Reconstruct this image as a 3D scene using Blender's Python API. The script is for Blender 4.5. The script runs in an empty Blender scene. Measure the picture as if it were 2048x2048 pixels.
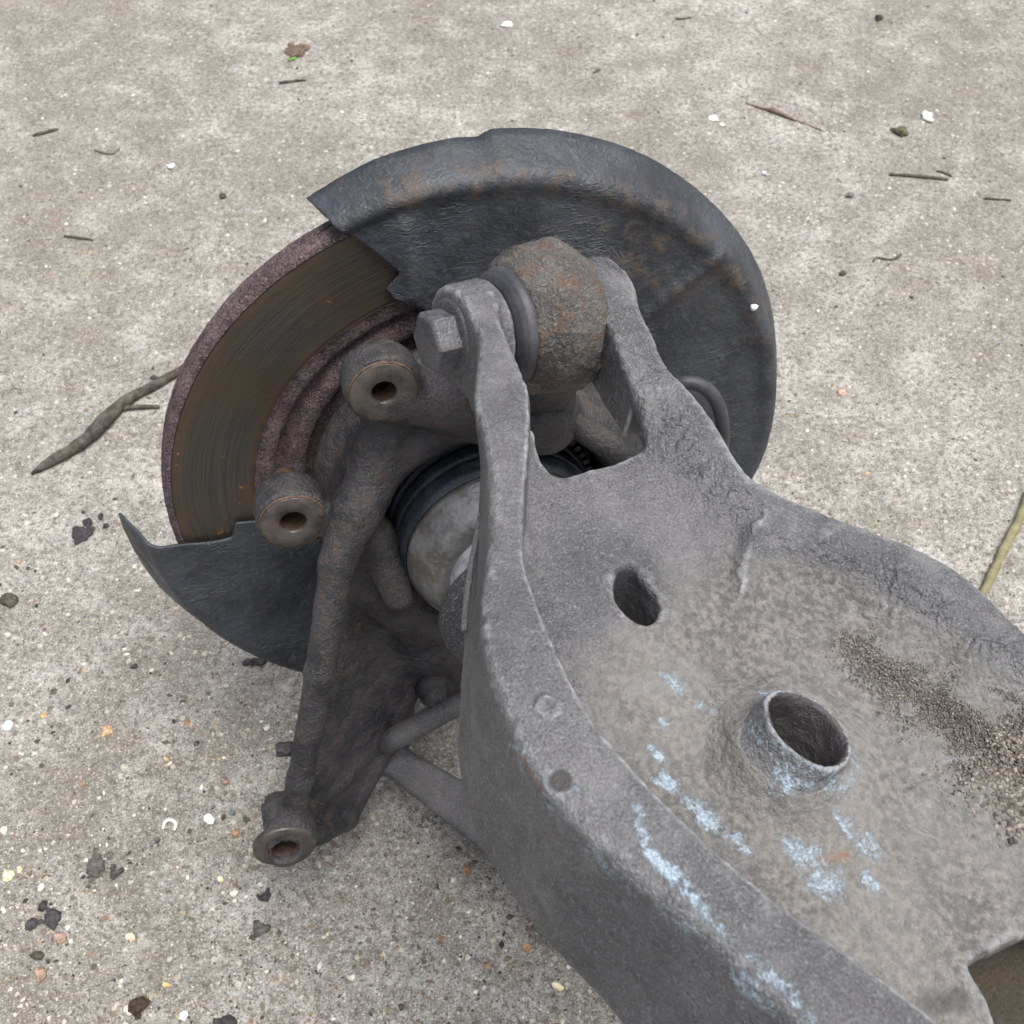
import bpy, math, random
import numpy as np
from mathutils import Matrix, Vector

# ------------------------------------------------------------------ camera, sky, sun, exposure
scn = bpy.context.scene
COL = scn.collection
PITCH = math.radians(52.0)
CAM = np.array([0.0, 0.0, 0.6265])
cd = bpy.data.cameras.new('camera'); cam = bpy.data.objects.new('camera', cd); COL.objects.link(cam)
cam.location = CAM.tolist(); cam.rotation_euler = (math.pi/2 - PITCH, 0, 0)
cd.sensor_fit = 'HORIZONTAL'; cd.angle = math.radians(48); cd.clip_start = 0.005; cd.clip_end = 200
cd.dof.use_dof = True; cd.dof.focus_distance = 0.43; cd.dof.aperture_fstop = 36.0
scn.camera = cam
scn.cycles.max_bounces = 3; scn.cycles.diffuse_bounces = 1; scn.cycles.glossy_bounces = 2
scn.render.resolution_x = scn.render.resolution_y = 1024

SUN_EL, SUN_AZ = math.radians(74), math.radians(110)      # high soft sun behind thin cloud, to the photographer's right
world = bpy.data.worlds.new('World'); scn.world = world; world.use_nodes = True
wn = world.node_tree; bg = wn.nodes['Background']
sky = wn.nodes.new('ShaderNodeTexSky'); sky.sky_type = 'NISHITA'; sky.sun_disc = False
sky.sun_elevation = SUN_EL; sky.sun_rotation = SUN_AZ; sky.air_density = 1.0; sky.dust_density = 6.0; sky.ozone_density = 1.0
hs = wn.nodes.new('ShaderNodeHueSaturation'); hs.inputs['Saturation'].default_value = 0.45   # cloud whitens the sky
wn.links.new(sky.outputs[0], hs.inputs['Color']); wn.links.new(hs.outputs[0], bg.inputs['Color'])
bg.inputs['Strength'].default_value = 0.11
sd = bpy.data.lights.new('sun', 'SUN'); sun = bpy.data.objects.new('sun', sd); COL.objects.link(sun)
sd.energy = 1.5; sd.angle = math.radians(40); sd.color = (1, .97, .93)
sdir = Vector((math.sin(SUN_AZ)*math.cos(SUN_EL), math.cos(SUN_AZ)*math.cos(SUN_EL), math.sin(SUN_EL)))
sun.rotation_euler = sdir.to_track_quat('Z', 'Y').to_euler()
vs = scn.view_settings; vs.view_transform = 'Standard'; vs.look = 'None'; vs.exposure = 0.88; vs.gamma = 1; vs.use_curve_mapping = False

# ------------------------------------------------------------------ measured frames of the place
RNG = np.random.default_rng(7); random.seed(7)
F = 966/math.tan(math.radians(24))
_s, _c = math.sin(PITCH), math.cos(PITCH)
RC = np.array([[1, 0, 0], [0, _s, -_c], [0, _c, _s]])
def unit(v): v = np.asarray(v, float); return v/np.linalg.norm(v)
def sight(x, y): return RC @ np.array([(x-966)/F, -(y-966)/F, -1.0])
def hit(x, y, o, nn):
    d = sight(x, y); return CAM + d*(((o-CAM) @ nn)/(d @ nn))
# wheel-hub frame: x = e1, y = e2 (up), z = a (axle, towards the car's middle)
HC = CAM + RC @ np.array([-.0193, .0221, -.590]); HN = unit(RC @ np.array([.257, -.657, .708]))
E2 = unit(np.array([0, 0, 1.]) - HN*HN[2]); E1 = np.cross(E2, HN)
HB = np.stack([E1, E2, HN])
def hub(x, y, a):
    return HB @ (hit(x, y, HC + HN*a, HN) - HC)
def hub2w(p): return HC + np.asarray(p) @ HB
# control-arm frame: u along the arm, v along the pivot bolt, w out of the web
AV = unit([.87, .47, -.19]); AW = unit(np.array([.17, .1, .97]) - AV*(np.array([.17, .1, .97]) @ AV)); AU = np.cross(AV, AW)
AO = hit(1041, 598, HC + HN*.085, HN)
AB = np.stack([AU, AV, AW])
def arm(x, y, w):
    return AB @ (hit(x, y, AO + AW*w, AW) - AO)
def gnd(x, y, z=0.0): return hit(x, y, np.array([0, 0, z]), np.array([0, 0, 1.]))
def mat4(o, B):
    m = Matrix.Identity(4)
    for i in range(3):
        for j in range(3): m[i][j] = B[j][i]
        m[i][3] = o[i]
    return m
MH, MA = mat4(HC, HB), mat4(AO, AB)

# ------------------------------------------------------------------ helpers
def lin(r, g, b):
    f = lambda c: (c/255/12.92) if c/255 <= .04045 else ((c/255+.055)/1.055)**2.4
    return (f(r), f(g), f(b), 1)
WM = {}
def put(name, me, mw=None, parent=None, label=None, mat=None, kind=None, group=None, category=None):
    o = bpy.data.objects.new(name, me); COL.objects.link(o)
    mw = mw or Matrix.Identity(4)
    o.matrix_world = mw; WM[o.name] = mw.copy()
    if parent is not None:
        o.parent = parent; o.matrix_parent_inverse = Matrix.Identity(4); o.matrix_local = WM[parent.name].inverted() @ mw
    if mat is not None and me is not None and len(me.materials) == 0: me.materials.append(mat)
    for k, v in (('label', label), ('kind', kind), ('group', group), ('category', category)):
        if v: o[k] = v
    return o
def mesh(name, V, Fc, smooth=True, attrs=None):
    me = bpy.data.meshes.new(name); V = np.asarray(V, np.float32)
    if isinstance(Fc, np.ndarray):
        n, k = Fc.shape
        me.vertices.add(len(V)); me.vertices.foreach_set('co', V.ravel())
        me.loops.add(n*k); me.loops.foreach_set('vertex_index', Fc.astype(np.int32).ravel())
        me.polygons.add(n); me.polygons.foreach_set('loop_start', np.arange(0, n*k, k, dtype=np.int32))
        me.update(calc_edges=True)
    else:
        me.from_pydata(V.tolist(), [], Fc)
    me.validate()
    if smooth: me.polygons.foreach_set('use_smooth', np.ones(len(me.polygons), bool))
    for k, a in (attrs or {}).items():
        a = np.asarray(a, np.float32)
        if a.ndim == 1:
            at = me.attributes.new(k, 'FLOAT', 'POINT'); at.data.foreach_set('value', a)
        else:
            at = me.attributes.new(k, 'FLOAT_COLOR', 'POINT'); at.data.foreach_set('color', np.concatenate([a, np.ones((len(a), 1), np.float32)], 1).ravel())
    me.update(); return me

_lat = RNG.random((64, 64, 64)).astype(np.float32)
def noise(P, scale, seed=0):
    Q = np.asarray(P, np.float64)*scale + seed*13.37 + 1000
    i = np.floor(Q).astype(np.int64); f = (Q-i); f = f*f*(3-2*f); i &= 63; j = (i+1) & 63
    x0, y0, z0 = i.T; x1, y1, z1 = j.T; fx, fy, fz = f.T
    L = _lat
    a = (L[x0, y0, z0]*(1-fx)+L[x1, y0, z0]*fx)*(1-fy)+(L[x0, y1, z0]*(1-fx)+L[x1, y1, z0]*fx)*fy
    b = (L[x0, y0, z1]*(1-fx)+L[x1, y0, z1]*fx)*(1-fy)+(L[x0, y1, z1]*(1-fx)+L[x1, y1, z1]*fx)*fy
    return (a*(1-fz)+b*fz)*2-1
def fbm(P, scale, octaves=3, seed=0):
    r = 0; amp = 1
    for k in range(octaves): r = r + amp*noise(P, scale*2.1**k, seed+k); amp *= .5
    return r
def vnormals(V, Q):
    a, b, c = V[Q[:, 0]], V[Q[:, 1]], V[Q[:, 2]]
    d = V[Q[:, -1]]
    fn = np.cross(c-a, d-b) if Q.shape[1] == 4 else np.cross(b-a, c-a)
    N = np.zeros_like(V)
    for k in range(Q.shape[1]):
        for ax in range(3): N[:, ax] += np.bincount(Q[:, k], fn[:, ax], len(V))
    return N/np.maximum(np.linalg.norm(N, axis=1, keepdims=True), 1e-12)

def surface_nets(f, lo, hi, h):
    """mesh the zero set of f(X,Y,Z) on a box"""
    ax = [np.arange(lo[k], hi[k]+h, h).astype(np.float32) for k in range(3)]
    D = np.asarray(f(ax[0][:, None, None], ax[1][None, :, None], ax[2][None, None, :]), np.float32)
    D = np.broadcast_to(D, (len(ax[0]), len(ax[1]), len(ax[2]))).copy()
    S = D < 0
    nx, ny, nz = D.shape
    cnt = np.zeros((nx-1, ny-1, nz-1), np.int8)
    for dx in (0, 1):
        for dy in (0, 1):
            for dz in (0, 1): cnt += S[dx:nx-1+dx, dy:ny-1+dy, dz:nz-1+dz]
    I, J, K = np.nonzero((cnt > 0) & (cnt < 8))
    idx = np.full(cnt.shape, -1, np.int32); idx[I, J, K] = np.arange(len(I))
    acc = np.zeros((len(I), 3)); num = np.zeros(len(I))
    cs = [(a, b, c) for a in (0, 1) for b in (0, 1) for c in (0, 1)]
    for c0 in cs:
        for k in range(3):
            if c0[k]: continue
            c1 = list(c0); c1[k] = 1
            d0 = D[I+c0[0], J+c0[1], K+c0[2]].astype(float); d1 = D[I+c1[0], J+c1[1], K+c1[2]].astype(float)
            m = (d0 < 0) != (d1 < 0); t = np.where(m, d0/np.where(d0 == d1, 1, d0-d1), 0)
            for q in range(3): acc[:, q] += np.where(m, c0[q]+(t if q == k else 0), 0)
            num += m
    V = (np.stack([I, J, K], 1)+acc/num[:, None])*h+np.array(lo)
    Q = []
    for k in range(3):
        sl0 = [slice(None)]*3; sl1 = [slice(None)]*3; sl0[k] = slice(0, -1); sl1[k] = slice(1, None)
        A0, A1 = S[tuple(sl0)], S[tuple(sl1)]
        e = np.stack(np.nonzero(A0 != A1), 1)
        o1, o2 = (k+1) % 3, (k+2) % 3
        ok = (e[:, o1] > 0) & (e[:, o2] > 0) & (e[:, o1] < D.shape[o1]-1) & (e[:, o2] < D.shape[o2]-1); e = e[ok]
        flip = A0[e[:, 0], e[:, 1], e[:, 2]]
        q = []
        for d1, d2 in ((0, 0), (-1, 0), (-1, -1), (0, -1)):
            g = e.copy(); g[:, o1] += d1; g[:, o2] += d2; q.append(idx[g[:, 0], g[:, 1], g[:, 2]])
        q = np.stack(q, 1); q[~flip] = q[~flip][:, ::-1]; Q.append(q)
    Q = np.concatenate(Q); Q = Q[(Q >= 0).all(1)]
    return V, Q
def relax(V, Q, it=1, lam=.5):
    for _ in range(it):
        acc = np.zeros_like(V); num = np.zeros(len(V))
        for k in range(4):
            for o in (1, 3):
                s = V[Q[:, (k+o) % 4]]
                for ax in range(3): acc[:, ax] += np.bincount(Q[:, k], s[:, ax], len(V))
                num += np.bincount(Q[:, k], minlength=len(V))
        V = V+lam*(acc/num[:, None]-V)
    return V
def smin(a, b, k):
    h = np.clip(.5+.5*(b-a)/k, 0, 1); return b*(1-h)+a*h-k*h*(1-h)
def smax(a, b, k): return -smin(-a, -b, k)
def sstep(a, b, x): t = np.clip((x-a)/(b-a), 0, 1); return t*t*(3-2*t)
def capsule(X, Y, Z, a, b, r1, r2=None):
    r2 = r1 if r2 is None else r2
    ab = np.asarray(b)-np.asarray(a); px, py, pz = X-a[0], Y-a[1], Z-a[2]
    t = np.clip((px*ab[0]+py*ab[1]+pz*ab[2])/(ab @ ab), 0, 1)
    return np.sqrt((px-t*ab[0])**2+(py-t*ab[1])**2+(pz-t*ab[2])**2)-(r1+(r2-r1)*t)
def chain(X, Y, Z, pts, rs, k=.004):
    d = None
    for i in range(len(pts)-1):
        e = capsule(X, Y, Z, pts[i], pts[i+1], rs[i], rs[i+1]); d = e if d is None else smin(d, e, k)
    return d
def zcyl(X, Y, Z, c, r, z0, z1, rnd=.002):
    q = np.hypot(X-c[0], Y-c[1])-r+rnd; s = np.abs(Z-(z0+z1)/2)-(z1-z0)/2+rnd
    return np.minimum(np.maximum(q, s), 0)+np.sqrt(np.maximum(q, 0)**2+np.maximum(s, 0)**2)-rnd
def tri(X, Y, Z, a, b, c, th):
    a, b, c = map(np.asarray, (a, b, c)); nn = unit(np.cross(b-a, c-a))
    def d2(p, q):
        e = q-p; x, y, z = X-p[0], Y-p[1], Z-p[2]; t = np.clip((x*e[0]+y*e[1]+z*e[2])/(e @ e), 0, 1)
        return (x-t*e[0])**2+(y-t*e[1])**2+(z-t*e[2])**2
    ins = True
    for p, q in ((a, b), (b, c), (c, a)):
        m = np.cross(nn, q-p); ins = ins & (((X-p[0])*m[0]+(Y-p[1])*m[1]+(Z-p[2])*m[2]) >= 0)
    pl = ((X-a[0])*nn[0]+(Y-a[1])*nn[1]+(Z-a[2])*nn[2])**2
    return np.sqrt(np.where(ins, pl, np.minimum(np.minimum(d2(a, b), d2(b, c)), d2(c, a))))-th
def seg_dist2d(U, V, pts):
    d = np.full(np.broadcast(U, V).shape, 1e9)
    for p, q in zip(pts[:-1], pts[1:]):
        ex, ey = q[0]-p[0], q[1]-p[1]; t = np.clip(((U-p[0])*ex+(V-p[1])*ey)/(ex*ex+ey*ey+1e-18), 0, 1)
        d = np.minimum(d, (U-p[0]-t*ex)**2+(V-p[1]-t*ey)**2)
    return np.sqrt(d)
def poly_sd(U, V, pts):
    """signed distance to closed polygon, negative inside"""
    pts = [tuple(p[:2]) for p in pts]; d = seg_dist2d(U, V, pts+[pts[0]]); ins = np.zeros(d.shape, bool)
    for p, q in zip(pts, pts[1:]+pts[:1]):
        if p[1] == q[1]: continue
        c = ((p[1] > V) != (q[1] > V)) & (U < (q[0]-p[0])*(V-p[1])/(q[1]-p[1])+p[0]); ins ^= c
    return np.where(ins, -d, d)
def spl(pts, n=8):
    """Catmull-Rom through points"""
    P = np.asarray(pts, float); P = np.vstack([2*P[0]-P[1], P, 2*P[-1]-P[-2]]); out = []
    for i in range(1, len(P)-2):
        for t in np.linspace(0, 1, n, endpoint=False):
            a, b, c, d = P[i-1:i+3]
            out.append(.5*((2*b)+(-a+c)*t+(2*a-5*b+4*c-d)*t*t+(-a+3*b-3*c+d)*t**3))
    out.append(P[-2]); return np.array(out)
def revolve(prof, n=96, z0=None, a0=0, a1=2*math.pi):
    """prof: [(axial, radius)] -> verts, quads around z"""
    prof = np.asarray(prof, float); full = abs(a1-a0-2*math.pi) < 1e-6
    th = np.linspace(a0, a1, n, endpoint=not full); m = len(prof)
    V = np.stack([np.outer(np.cos(th), prof[:, 1]), np.outer(np.sin(th), prof[:, 1]), np.tile(prof[:, 0], (n, 1))], -1).reshape(-1, 3)
    i = np.arange(n if full else n-1); j = np.arange(m-1); I, J = np.meshgrid(i, j, indexing='ij'); I2 = (I+1) % n
    Q = np.stack([I*m+J, I2*m+J, I2*m+J+1, I*m+J+1], -1).reshape(-1, 4)
    return V, Q
def rough(V, Q, amp, scale, oct=3, seed=0):
    N = vnormals(V, Q); return V+N*(amp*fbm(V, scale, oct, seed))[:, None]
def tube(path, rad, n=10, cap=True, wob=0, seed=0):
    P = np.asarray(path, float); m = len(P); rad = np.broadcast_to(rad, m)
    T = np.gradient(P, axis=0); T /= np.linalg.norm(T, axis=1, keepdims=True)
    up = np.array([.3, .2, .93]); V = []
    for i in range(m):
        s = unit(np.cross(T[i], up)); b = np.cross(s, T[i])
        for k in range(n):
            t = 2*math.pi*k/n; V.append(P[i]+rad[i]*(math.cos(t)*s+math.sin(t)*b))
    V = np.array(V)
    if wob: V = V+wob*np.stack([noise(V, 260, seed+q) for q in range(3)], 1)
    Fc = [[i*n+k, i*n+(k+1) % n, (i+1)*n+(k+1) % n, (i+1)*n+k] for i in range(m-1) for k in range(n)]
    if cap: Fc += [list(range(n-1, -1, -1)), list(range((m-1)*n, m*n))]
    return V, Fc
def frame_z(o, z):
    z = unit(z); x = unit(np.cross([.31, .2, .9], z)); return mat4(o, np.stack([x, np.cross(z, x), z]))

# ------------------------------------------------------------------ materials
class G:
    def __init__(s, name):
        s.m = bpy.data.materials.new(name); s.m.use_nodes = True; s.t = s.m.node_tree; s.b = s.t.nodes['Principled BSDF']
        s.co = s.t.nodes.new('ShaderNodeTexCoord').outputs['Object']
    def n(s, typ, ins=None, **kw):
        d = s.t.nodes.new('ShaderNode'+typ)
        for k, v in kw.items(): setattr(d, k, v)
        for k, v in (ins or {}).items(): s.set(d.inputs[k], v)
        return d
    def set(s, sock, v):
        if isinstance(v, bpy.types.NodeSocket): s.t.links.new(v, sock)
        else: sock.default_value = v
    def noise(s, scale, detail=4, rough=.55, dist=0, co=None, ty=None):
        d = s.n('TexNoise', {'Vector': co or s.co, 'Scale': scale, 'Detail': detail, 'Roughness': rough, 'Distortion': dist}); return d.outputs['Fac']
    def voro(s, scale, feature='F1', co=None, out='Distance', rand=1):
        return s.n('TexVoronoi', {'Vector': co or s.co, 'Scale': scale, 'Randomness': rand}, feature=feature).outputs[out]
    def ramp(s, fac, a, b, lo=0, hi=1):
        return s.n('MapRange', {'Value': fac, 'From Min': a, 'From Max': b, 'To Min': lo, 'To Max': hi}, interpolation_type='SMOOTHSTEP').outputs[0]
    def math(s, op, a, b=0): return s.n('Math', {0: a, 1: b}, operation=op).outputs[0]
    def mix(s, fac, a, b, mode='MIX'):
        d = s.n('Mix', data_type='RGBA', blend_type=mode); s.set(d.inputs[0], fac); s.set(d.inputs[6], a); s.set(d.inputs[7], b); return d.outputs[2]
    def edge(s, a, b): return s.ramp(s.n('NewGeometry').outputs['Pointiness'], a, b)
    def attr(s, name, out='Fac'): return s.n('Attribute', attribute_name=name).outputs[out]
    def bump(s, h, strength, dist, nrm=None):
        ins = {'Height': h, 'Strength': strength, 'Distance': dist}
        if nrm is not None: ins['Normal'] = nrm
        return s.n('Bump', ins).outputs[0]
    def out(s, color=None, rough=None, metal=None, normal=None, spec=None):
        for k, v in (('Base Color', color), ('Roughness', rough), ('Metallic', metal), ('Normal', normal), ('Specular IOR Level', spec)):
            if v is not None: s.set(s.b.inputs[k], v)
        return s.m
def c(v, k=1): return (v[0]*k, v[1]*k, v[2]*k, 1)

def m_rust(name, dark, mid, rustc, amount=.5, rough=.62, bump=.6, metal=.15, crack=.10):
    g = G(name)
    n1, n2, n3 = g.noise(38, 6, .62), g.noise(150, 6, .65), g.noise(620, 4, .6)
    fl = g.voro(190, 'DISTANCE_TO_EDGE', co=g.n('VectorMath', {0: g.co, 1: g.n('VectorMath', {0: g.n('TexNoise', {'Vector': g.co, 'Scale': 160., 'Detail': 4.}).outputs['Color'], 1: (.012, .012, .012)}, operation='MULTIPLY').outputs[0]}, operation='ADD').outputs[0])
    col = g.mix(g.ramp(n1, .35, .65), dark, mid)
    col = g.mix(g.math('MULTIPLY', g.ramp(n2, .5, .68), amount), col, rustc)
    n4 = g.noise(1150, 3, .6)
    col = g.mix(g.ramp(n3, .56, .74, 0, .6), col, c(mid, 2.0)); col = g.mix(g.ramp(n4, .53, .68, 0, .6), col, c(dark, .4)); col = g.mix(g.ramp(n4, .43, .30, 0, .5), col, c(mid, 1.9))
    col = g.mix(g.ramp(g.math('ADD', n2, g.math('MULTIPLY', n3, .4)), .55, .42, 0, .65), col, c(dark, .45))
    col = g.mix(g.math('MULTIPLY', g.edge(.52, .60), g.ramp(n2, .35, .6, .1, .7)), col, c(mid, 2.2))
    h = g.math('ADD', g.math('MULTIPLY', n2, 1.0), g.math('ADD', g.math('ADD', g.math('MULTIPLY', n3, .45), g.math('MULTIPLY', n4, .2)), g.math('MULTIPLY', g.ramp(fl, 0, .12), crack)))
    return g.out(col, g.ramp(n2, .3, .7, rough-.12, rough+.18), metal, g.bump(h, bump, .0016))

# ------------------------------------------------------------------ ground
def ground_material():
    g = G('weathered concrete')
    big, mid, fine, vf = g.noise(5, 5, .6), g.noise(26, 6, .6), g.noise(240, 5, .7), g.noise(900, 3, .6)
    blot = g.noise(3.1, 5, .65)
    col = g.mix(g.ramp(big, .32, .68), lin(152, 150, 144), lin(170, 168, 162))
    col = g.mix(g.ramp(mid, .42, .68, 0, .6), col, lin(140, 136, 128))
    col = g.mix(g.ramp(mid, .5, .3, 0, .45), col, lin(200, 197, 190))
    col = g.mix(g.ramp(fine, .48, .66, 0, .9), col, lin(108, 103, 96))
    col = g.mix(g.ramp(fine, .46, .3, 0, .7), col, lin(220, 217, 211))
    col = g.mix(g.ramp(vf, .52, .66, 0, .8), col, lin(78, 74, 69))
    col = g.mix(g.ramp(g.math('ADD', blot, g.math('MULTIPLY', mid, .5)),   .60, .92, 0, .55), col, lin(112, 107, 96))
    col = g.mix(g.ramp(vf, .44, .32, 0, .7), col, lin(214, 211, 204))
    vcol = g.n('TexVoronoi', {'Vector': g.co, 'Scale': 170., 'Randomness': 1.}); d = vcol.outputs['Distance']
    pick = g.n('SeparateColor', {0: vcol.outputs['Color']}).outputs
    stone = g.math('MULTIPLY', g.ramp(d, .34, .22), g.ramp(pick[0], .80, .84))
    sc = g.mix(g.ramp(pick[1], .3, .7), lin(206, 198, 182), lin(120, 104, 88))
    col = g.mix(g.math('MULTIPLY', stone, .75), col, sc)
    h = g.math('ADD', g.math('MULTIPLY', fine, .9), g.math('ADD', g.math('MULTIPLY', vf, .45), g.math('MULTIPLY', stone, .25)))
    return g.out(col, .9, 0, g.bump(h, .9, .0028), .25)
def axis(lo, hi, step, far):
    m = list(np.arange(lo, hi+step/2, step)); l, r = [], []; s = step; x = lo
    while x > -far: s *= 1.35; x -= s; l.append(x)
    s = step; x = hi
    while x < far: s *= 1.35; x += s; r.append(x)
    return np.array(l[::-1]+m+r)
def ground_h(x, y):
    P = np.stack([x, y, 0*x], 1)
    return .0016*noise(P, 9, 3)+.0011*noise(P, 34, 4)+.0007*noise(P, 110, 5)+.0005*noise(P, 260, 6)-.0030
gx, gy = axis(-.56, .56, .0026, 30), axis(.10, 1.16, .0026, 30)
GX, GY = np.meshgrid(gx, gy, indexing='ij'); fx, fy = GX.ravel(), GY.ravel()
GV = np.stack([fx, fy, ground_h(fx, fy)], 1)
ii, jj = np.meshgrid(np.arange(len(gx)-1), np.arange(len(gy)-1), indexing='ij'); m_ = len(gy)
GQ = np.stack([ii*m_+jj, (ii+1)*m_+jj, (ii+1)*m_+jj+1, ii*m_+jj+1], -1).reshape(-1, 4)
put('ground', mesh('ground', GV, GQ), kind='structure', mat=ground_material(), label='rough weathered grey concrete with exposed stones')

ICO = np.array([(0, -.526, .851), (0, .526, .851), (0, -.526, -.851), (0, .526, -.851), (-.526, .851, 0), (.526, .851, 0), (-.526, -.851, 0), (.526, -.851, 0), (.851, 0, -.526), (.851, 0, .526), (-.851, 0, -.526), (-.851, 0, .526)])
def _hull(P):
    F_ = []
    for i in range(12):
        for j in range(i+1, 12):
            for k in range(j+1, 12):
                nn = np.cross(P[j]-P[i], P[k]-P[i]); s = (P-P[i]) @ nn
                if (s < 1e-6).all(): F_.append((i, j, k))
                elif (s > -1e-6).all(): F_.append((i, k, j))
    return np.array(F_)
ICOF = _hull(ICO)
def pebbles(pos, size, flat, colors, seed=1, ang=.28):
    r = np.random.default_rng(seed); n = len(pos)
    base = ICO[None]*(1+ang*r.uniform(-1, 1, (n, 12, 1)))
    sc = np.stack([r.uniform(.7, 1.35, n), r.uniform(.6, 1.1, n), flat*r.uniform(.7, 1.3, n)], 1)*np.asarray(size)[:, None]
    base = base*sc[:, None]
    t = r.uniform(0, 2*math.pi, n); ct, st = np.cos(t)[:, None], np.sin(t)[:, None]
    x, y = base[..., 0]*ct-base[..., 1]*st, base[..., 0]*st+base[..., 1]*ct
    V = np.stack([x, y, base[..., 2]], -1)+np.asarray(pos)[:, None]
    Fc = (ICOF[None]+12*np.arange(n)[:, None, None]).reshape(-1, 3)
    return V.reshape(-1, 3), Fc, np.repeat(colors, 12, 0)
def m_attr(name, rough=.8, spec=.3, var=.25):
    g = G(name); col = g.attr('tint', 'Color'); n = g.noise(420, 4, .6)
    col = g.mix(var, col, g.mix(g.ramp(n, .35, .65), (.0, .0, .0, 1), (1, 1, 1, 1)), 'OVERLAY')
    return g.out(col, rough, 0, g.bump(n, .3, .0006), spec)
PAL = np.array([lin(*q)[:3] for q in [(205, 198, 184), (222, 216, 203), (176, 165, 146), (150, 138, 120), (128, 116, 104), (98, 90, 84), (160, 128, 98), (176, 132, 104), (196, 168, 110), (70, 66, 64), (190, 180, 168), (232, 228, 220)]])
PW = np.array([5, 3, 5, 4, 3, 2, .8, .3, .4, 1.6, 5, 1.6]); PW = PW/PW.sum()
def scatter_ground(n, s0, s1, seed, embed, flat):
    r = np.random.default_rng(seed)
    y = .10+1.1*r.random(n)**1.6; x = r.uniform(-1, 1, n)*(.27+.26*(y-.1)); s = s0*(s1/s0)**(r.random(n)**1.8)
    z = ground_h(x, y)-s*embed*flat
    return np.stack([x, y, z], 1), s, PAL[r.choice(len(PAL), n, p=PW)]*r.uniform(.5, .92, (n, 1))
p1, s1, c1 = scatter_ground(19000, .0007, .0027, 11, .6, .55)
p2, s2, c2 = scatter_ground(30000, .0004, .0010, 12, .1, .8)
va, fa, ca = pebbles(p1, s1, .55, c1, 3); vb, fb, cb = pebbles(p2, s2, .8, c2, 4)
put('aggregate', mesh('aggregate', np.vstack([va, vb]), np.vstack([fa, fb+len(va)]), False, {'tint': np.vstack([ca, cb])}), kind='stuff',
    mat=m_attr('stone chips', .85, .3, .3), label='small stones and grit set in the concrete', category='gravel')

# ------------------------------------------------------------------ the suspension corner
root = put('suspension_corner', None, Matrix.Translation((0.0, .35, 0)), label='rusty dismantled car suspension corner with brake disc, shield and grey alloy arm', category='car part')

# ---- brake disc (hub frame)
g = G('worn brake disc')
xyz = g.n('SeparateXYZ', {0: g.co}).outputs
rr = g.math('SQRT', g.math('ADD', g.math('POWER', xyz[0], 2), g.math('POWER', xyz[1], 2)))
an = g.math('ARCTAN2', xyz[1], xyz[0])
pol = g.n('CombineXYZ', {0: g.math('MULTIPLY', rr, 1500), 1: g.math('MULTIPLY', an, 1.2), 2: 0.}).outputs[0]
st = g.n('TexNoise', {'Vector': pol, 'Scale': 1., 'Detail': 5., 'Roughness': .7}).outputs['Fac']
n1, n2, n3 = g.noise(22, 5, .6), g.noise(90, 5, .6), g.noise(500, 4, .7)
face = g.mix(g.ramp(st, .3, .7), lin(62, 61, 59), lin(90, 87, 82))
face = g.mix(g.ramp(n1, .42, .66, 0, .6), face, lin(90, 78, 64))
edge = g.math('MAXIMUM', g.ramp(rr, .1405, .1485), g.ramp(rr, .118, .1115))
face = g.mix(g.math('MULTIPLY', edge, g.ramp(n2, .3, .6, .3, .9)), face, lin(94, 80, 67))
face = g.mix(g.math('MULTIPLY', g.ramp(n2, .665, .70), g.ramp(n1, .44, .56)), face, lin(188, 128, 52))
rust = g.mix(g.ramp(n2, .35, .65), lin(76, 63, 67), lin(114, 97, 100)); rust = g.mix(g.ramp(n3, .5, .7, 0, .8), rust, lin(50, 38, 42)); rust = g.mix(g.ramp(n3, .42, .3, 0, .6), rust, lin(150, 126, 124)); n5 = g.noise(1000, 3, .6); rust = g.mix(g.ramp(n5, .52, .66, 0, .7), rust, lin(44, 34, 38)); rust = g.mix(g.ramp(n5, .45, .33, 0, .6), rust, lin(158, 136, 134))
isface = g.math('MULTIPLY', g.math('MULTIPLY', g.ramp(rr, .1496, .1490), g.ramp(rr, .1100, .1108)), g.ramp(xyz[2], -.0012, -.0004))
n4 = g.noise(1100, 3, .6)
hh = g.mix(isface, g.math('ADD', n3, g.math('MULTIPLY', n4, .7)), g.math('MULTIPLY', st, .12))
M_DISC = g.out(g.mix(isface, rust, face), g.mix(isface, (.9,)*3+(1,), (.36,)*3+(1,)), g.mix(isface, (.0,)*3+(1,), (.6,)*3+(1,)), g.bump(hh, 1.0, .0024))
prof = [(-.016, .060), (-.016, .1500), (-.0152, .1520), (-.013, .1532), (-.0088, .1535), (-.0082, .1526), (-.0072, .1526), (-.0066, .1535), (-.0030, .1534), (-.0016, .1527), (-.0006, .1512), (-.0001, .1497), (0, .1485), (0, .1425), (0, .1300), (0, .1200), (0, .1110), (-.0006, .1100), (-.0016, .1085), (-.0020, .1050), (-.0030, .1015), (-.0085, .0995), (-.0090, .0965), (-.0050, .0945), (-.0040, .0900), (-.0060, .0860), (-.012, .0840), (-.014, .080), (-.014, .060)]
pp = np.array(prof); pq = []
for a, b in zip(pp[:-1], pp[1:]):
    k = max(1, int(np.linalg.norm(b-a)/.0016)); pq += [a+(b-a)*t for t in np.linspace(0, 1, k, endpoint=False)]
V, Q = revolve(np.array(pq+[pp[-1]]), 420); Q = Q[:, ::-1]
r_ = np.hypot(V[:, 0], V[:, 1]); msk = ((r_ > .1492) | (r_ < .1108) | (V[:, 2] < -.0008)).astype(float)
V = V+vnormals(V, Q)*(msk*.00030*fbm(V, 420, 3, 2))[:, None]
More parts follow.
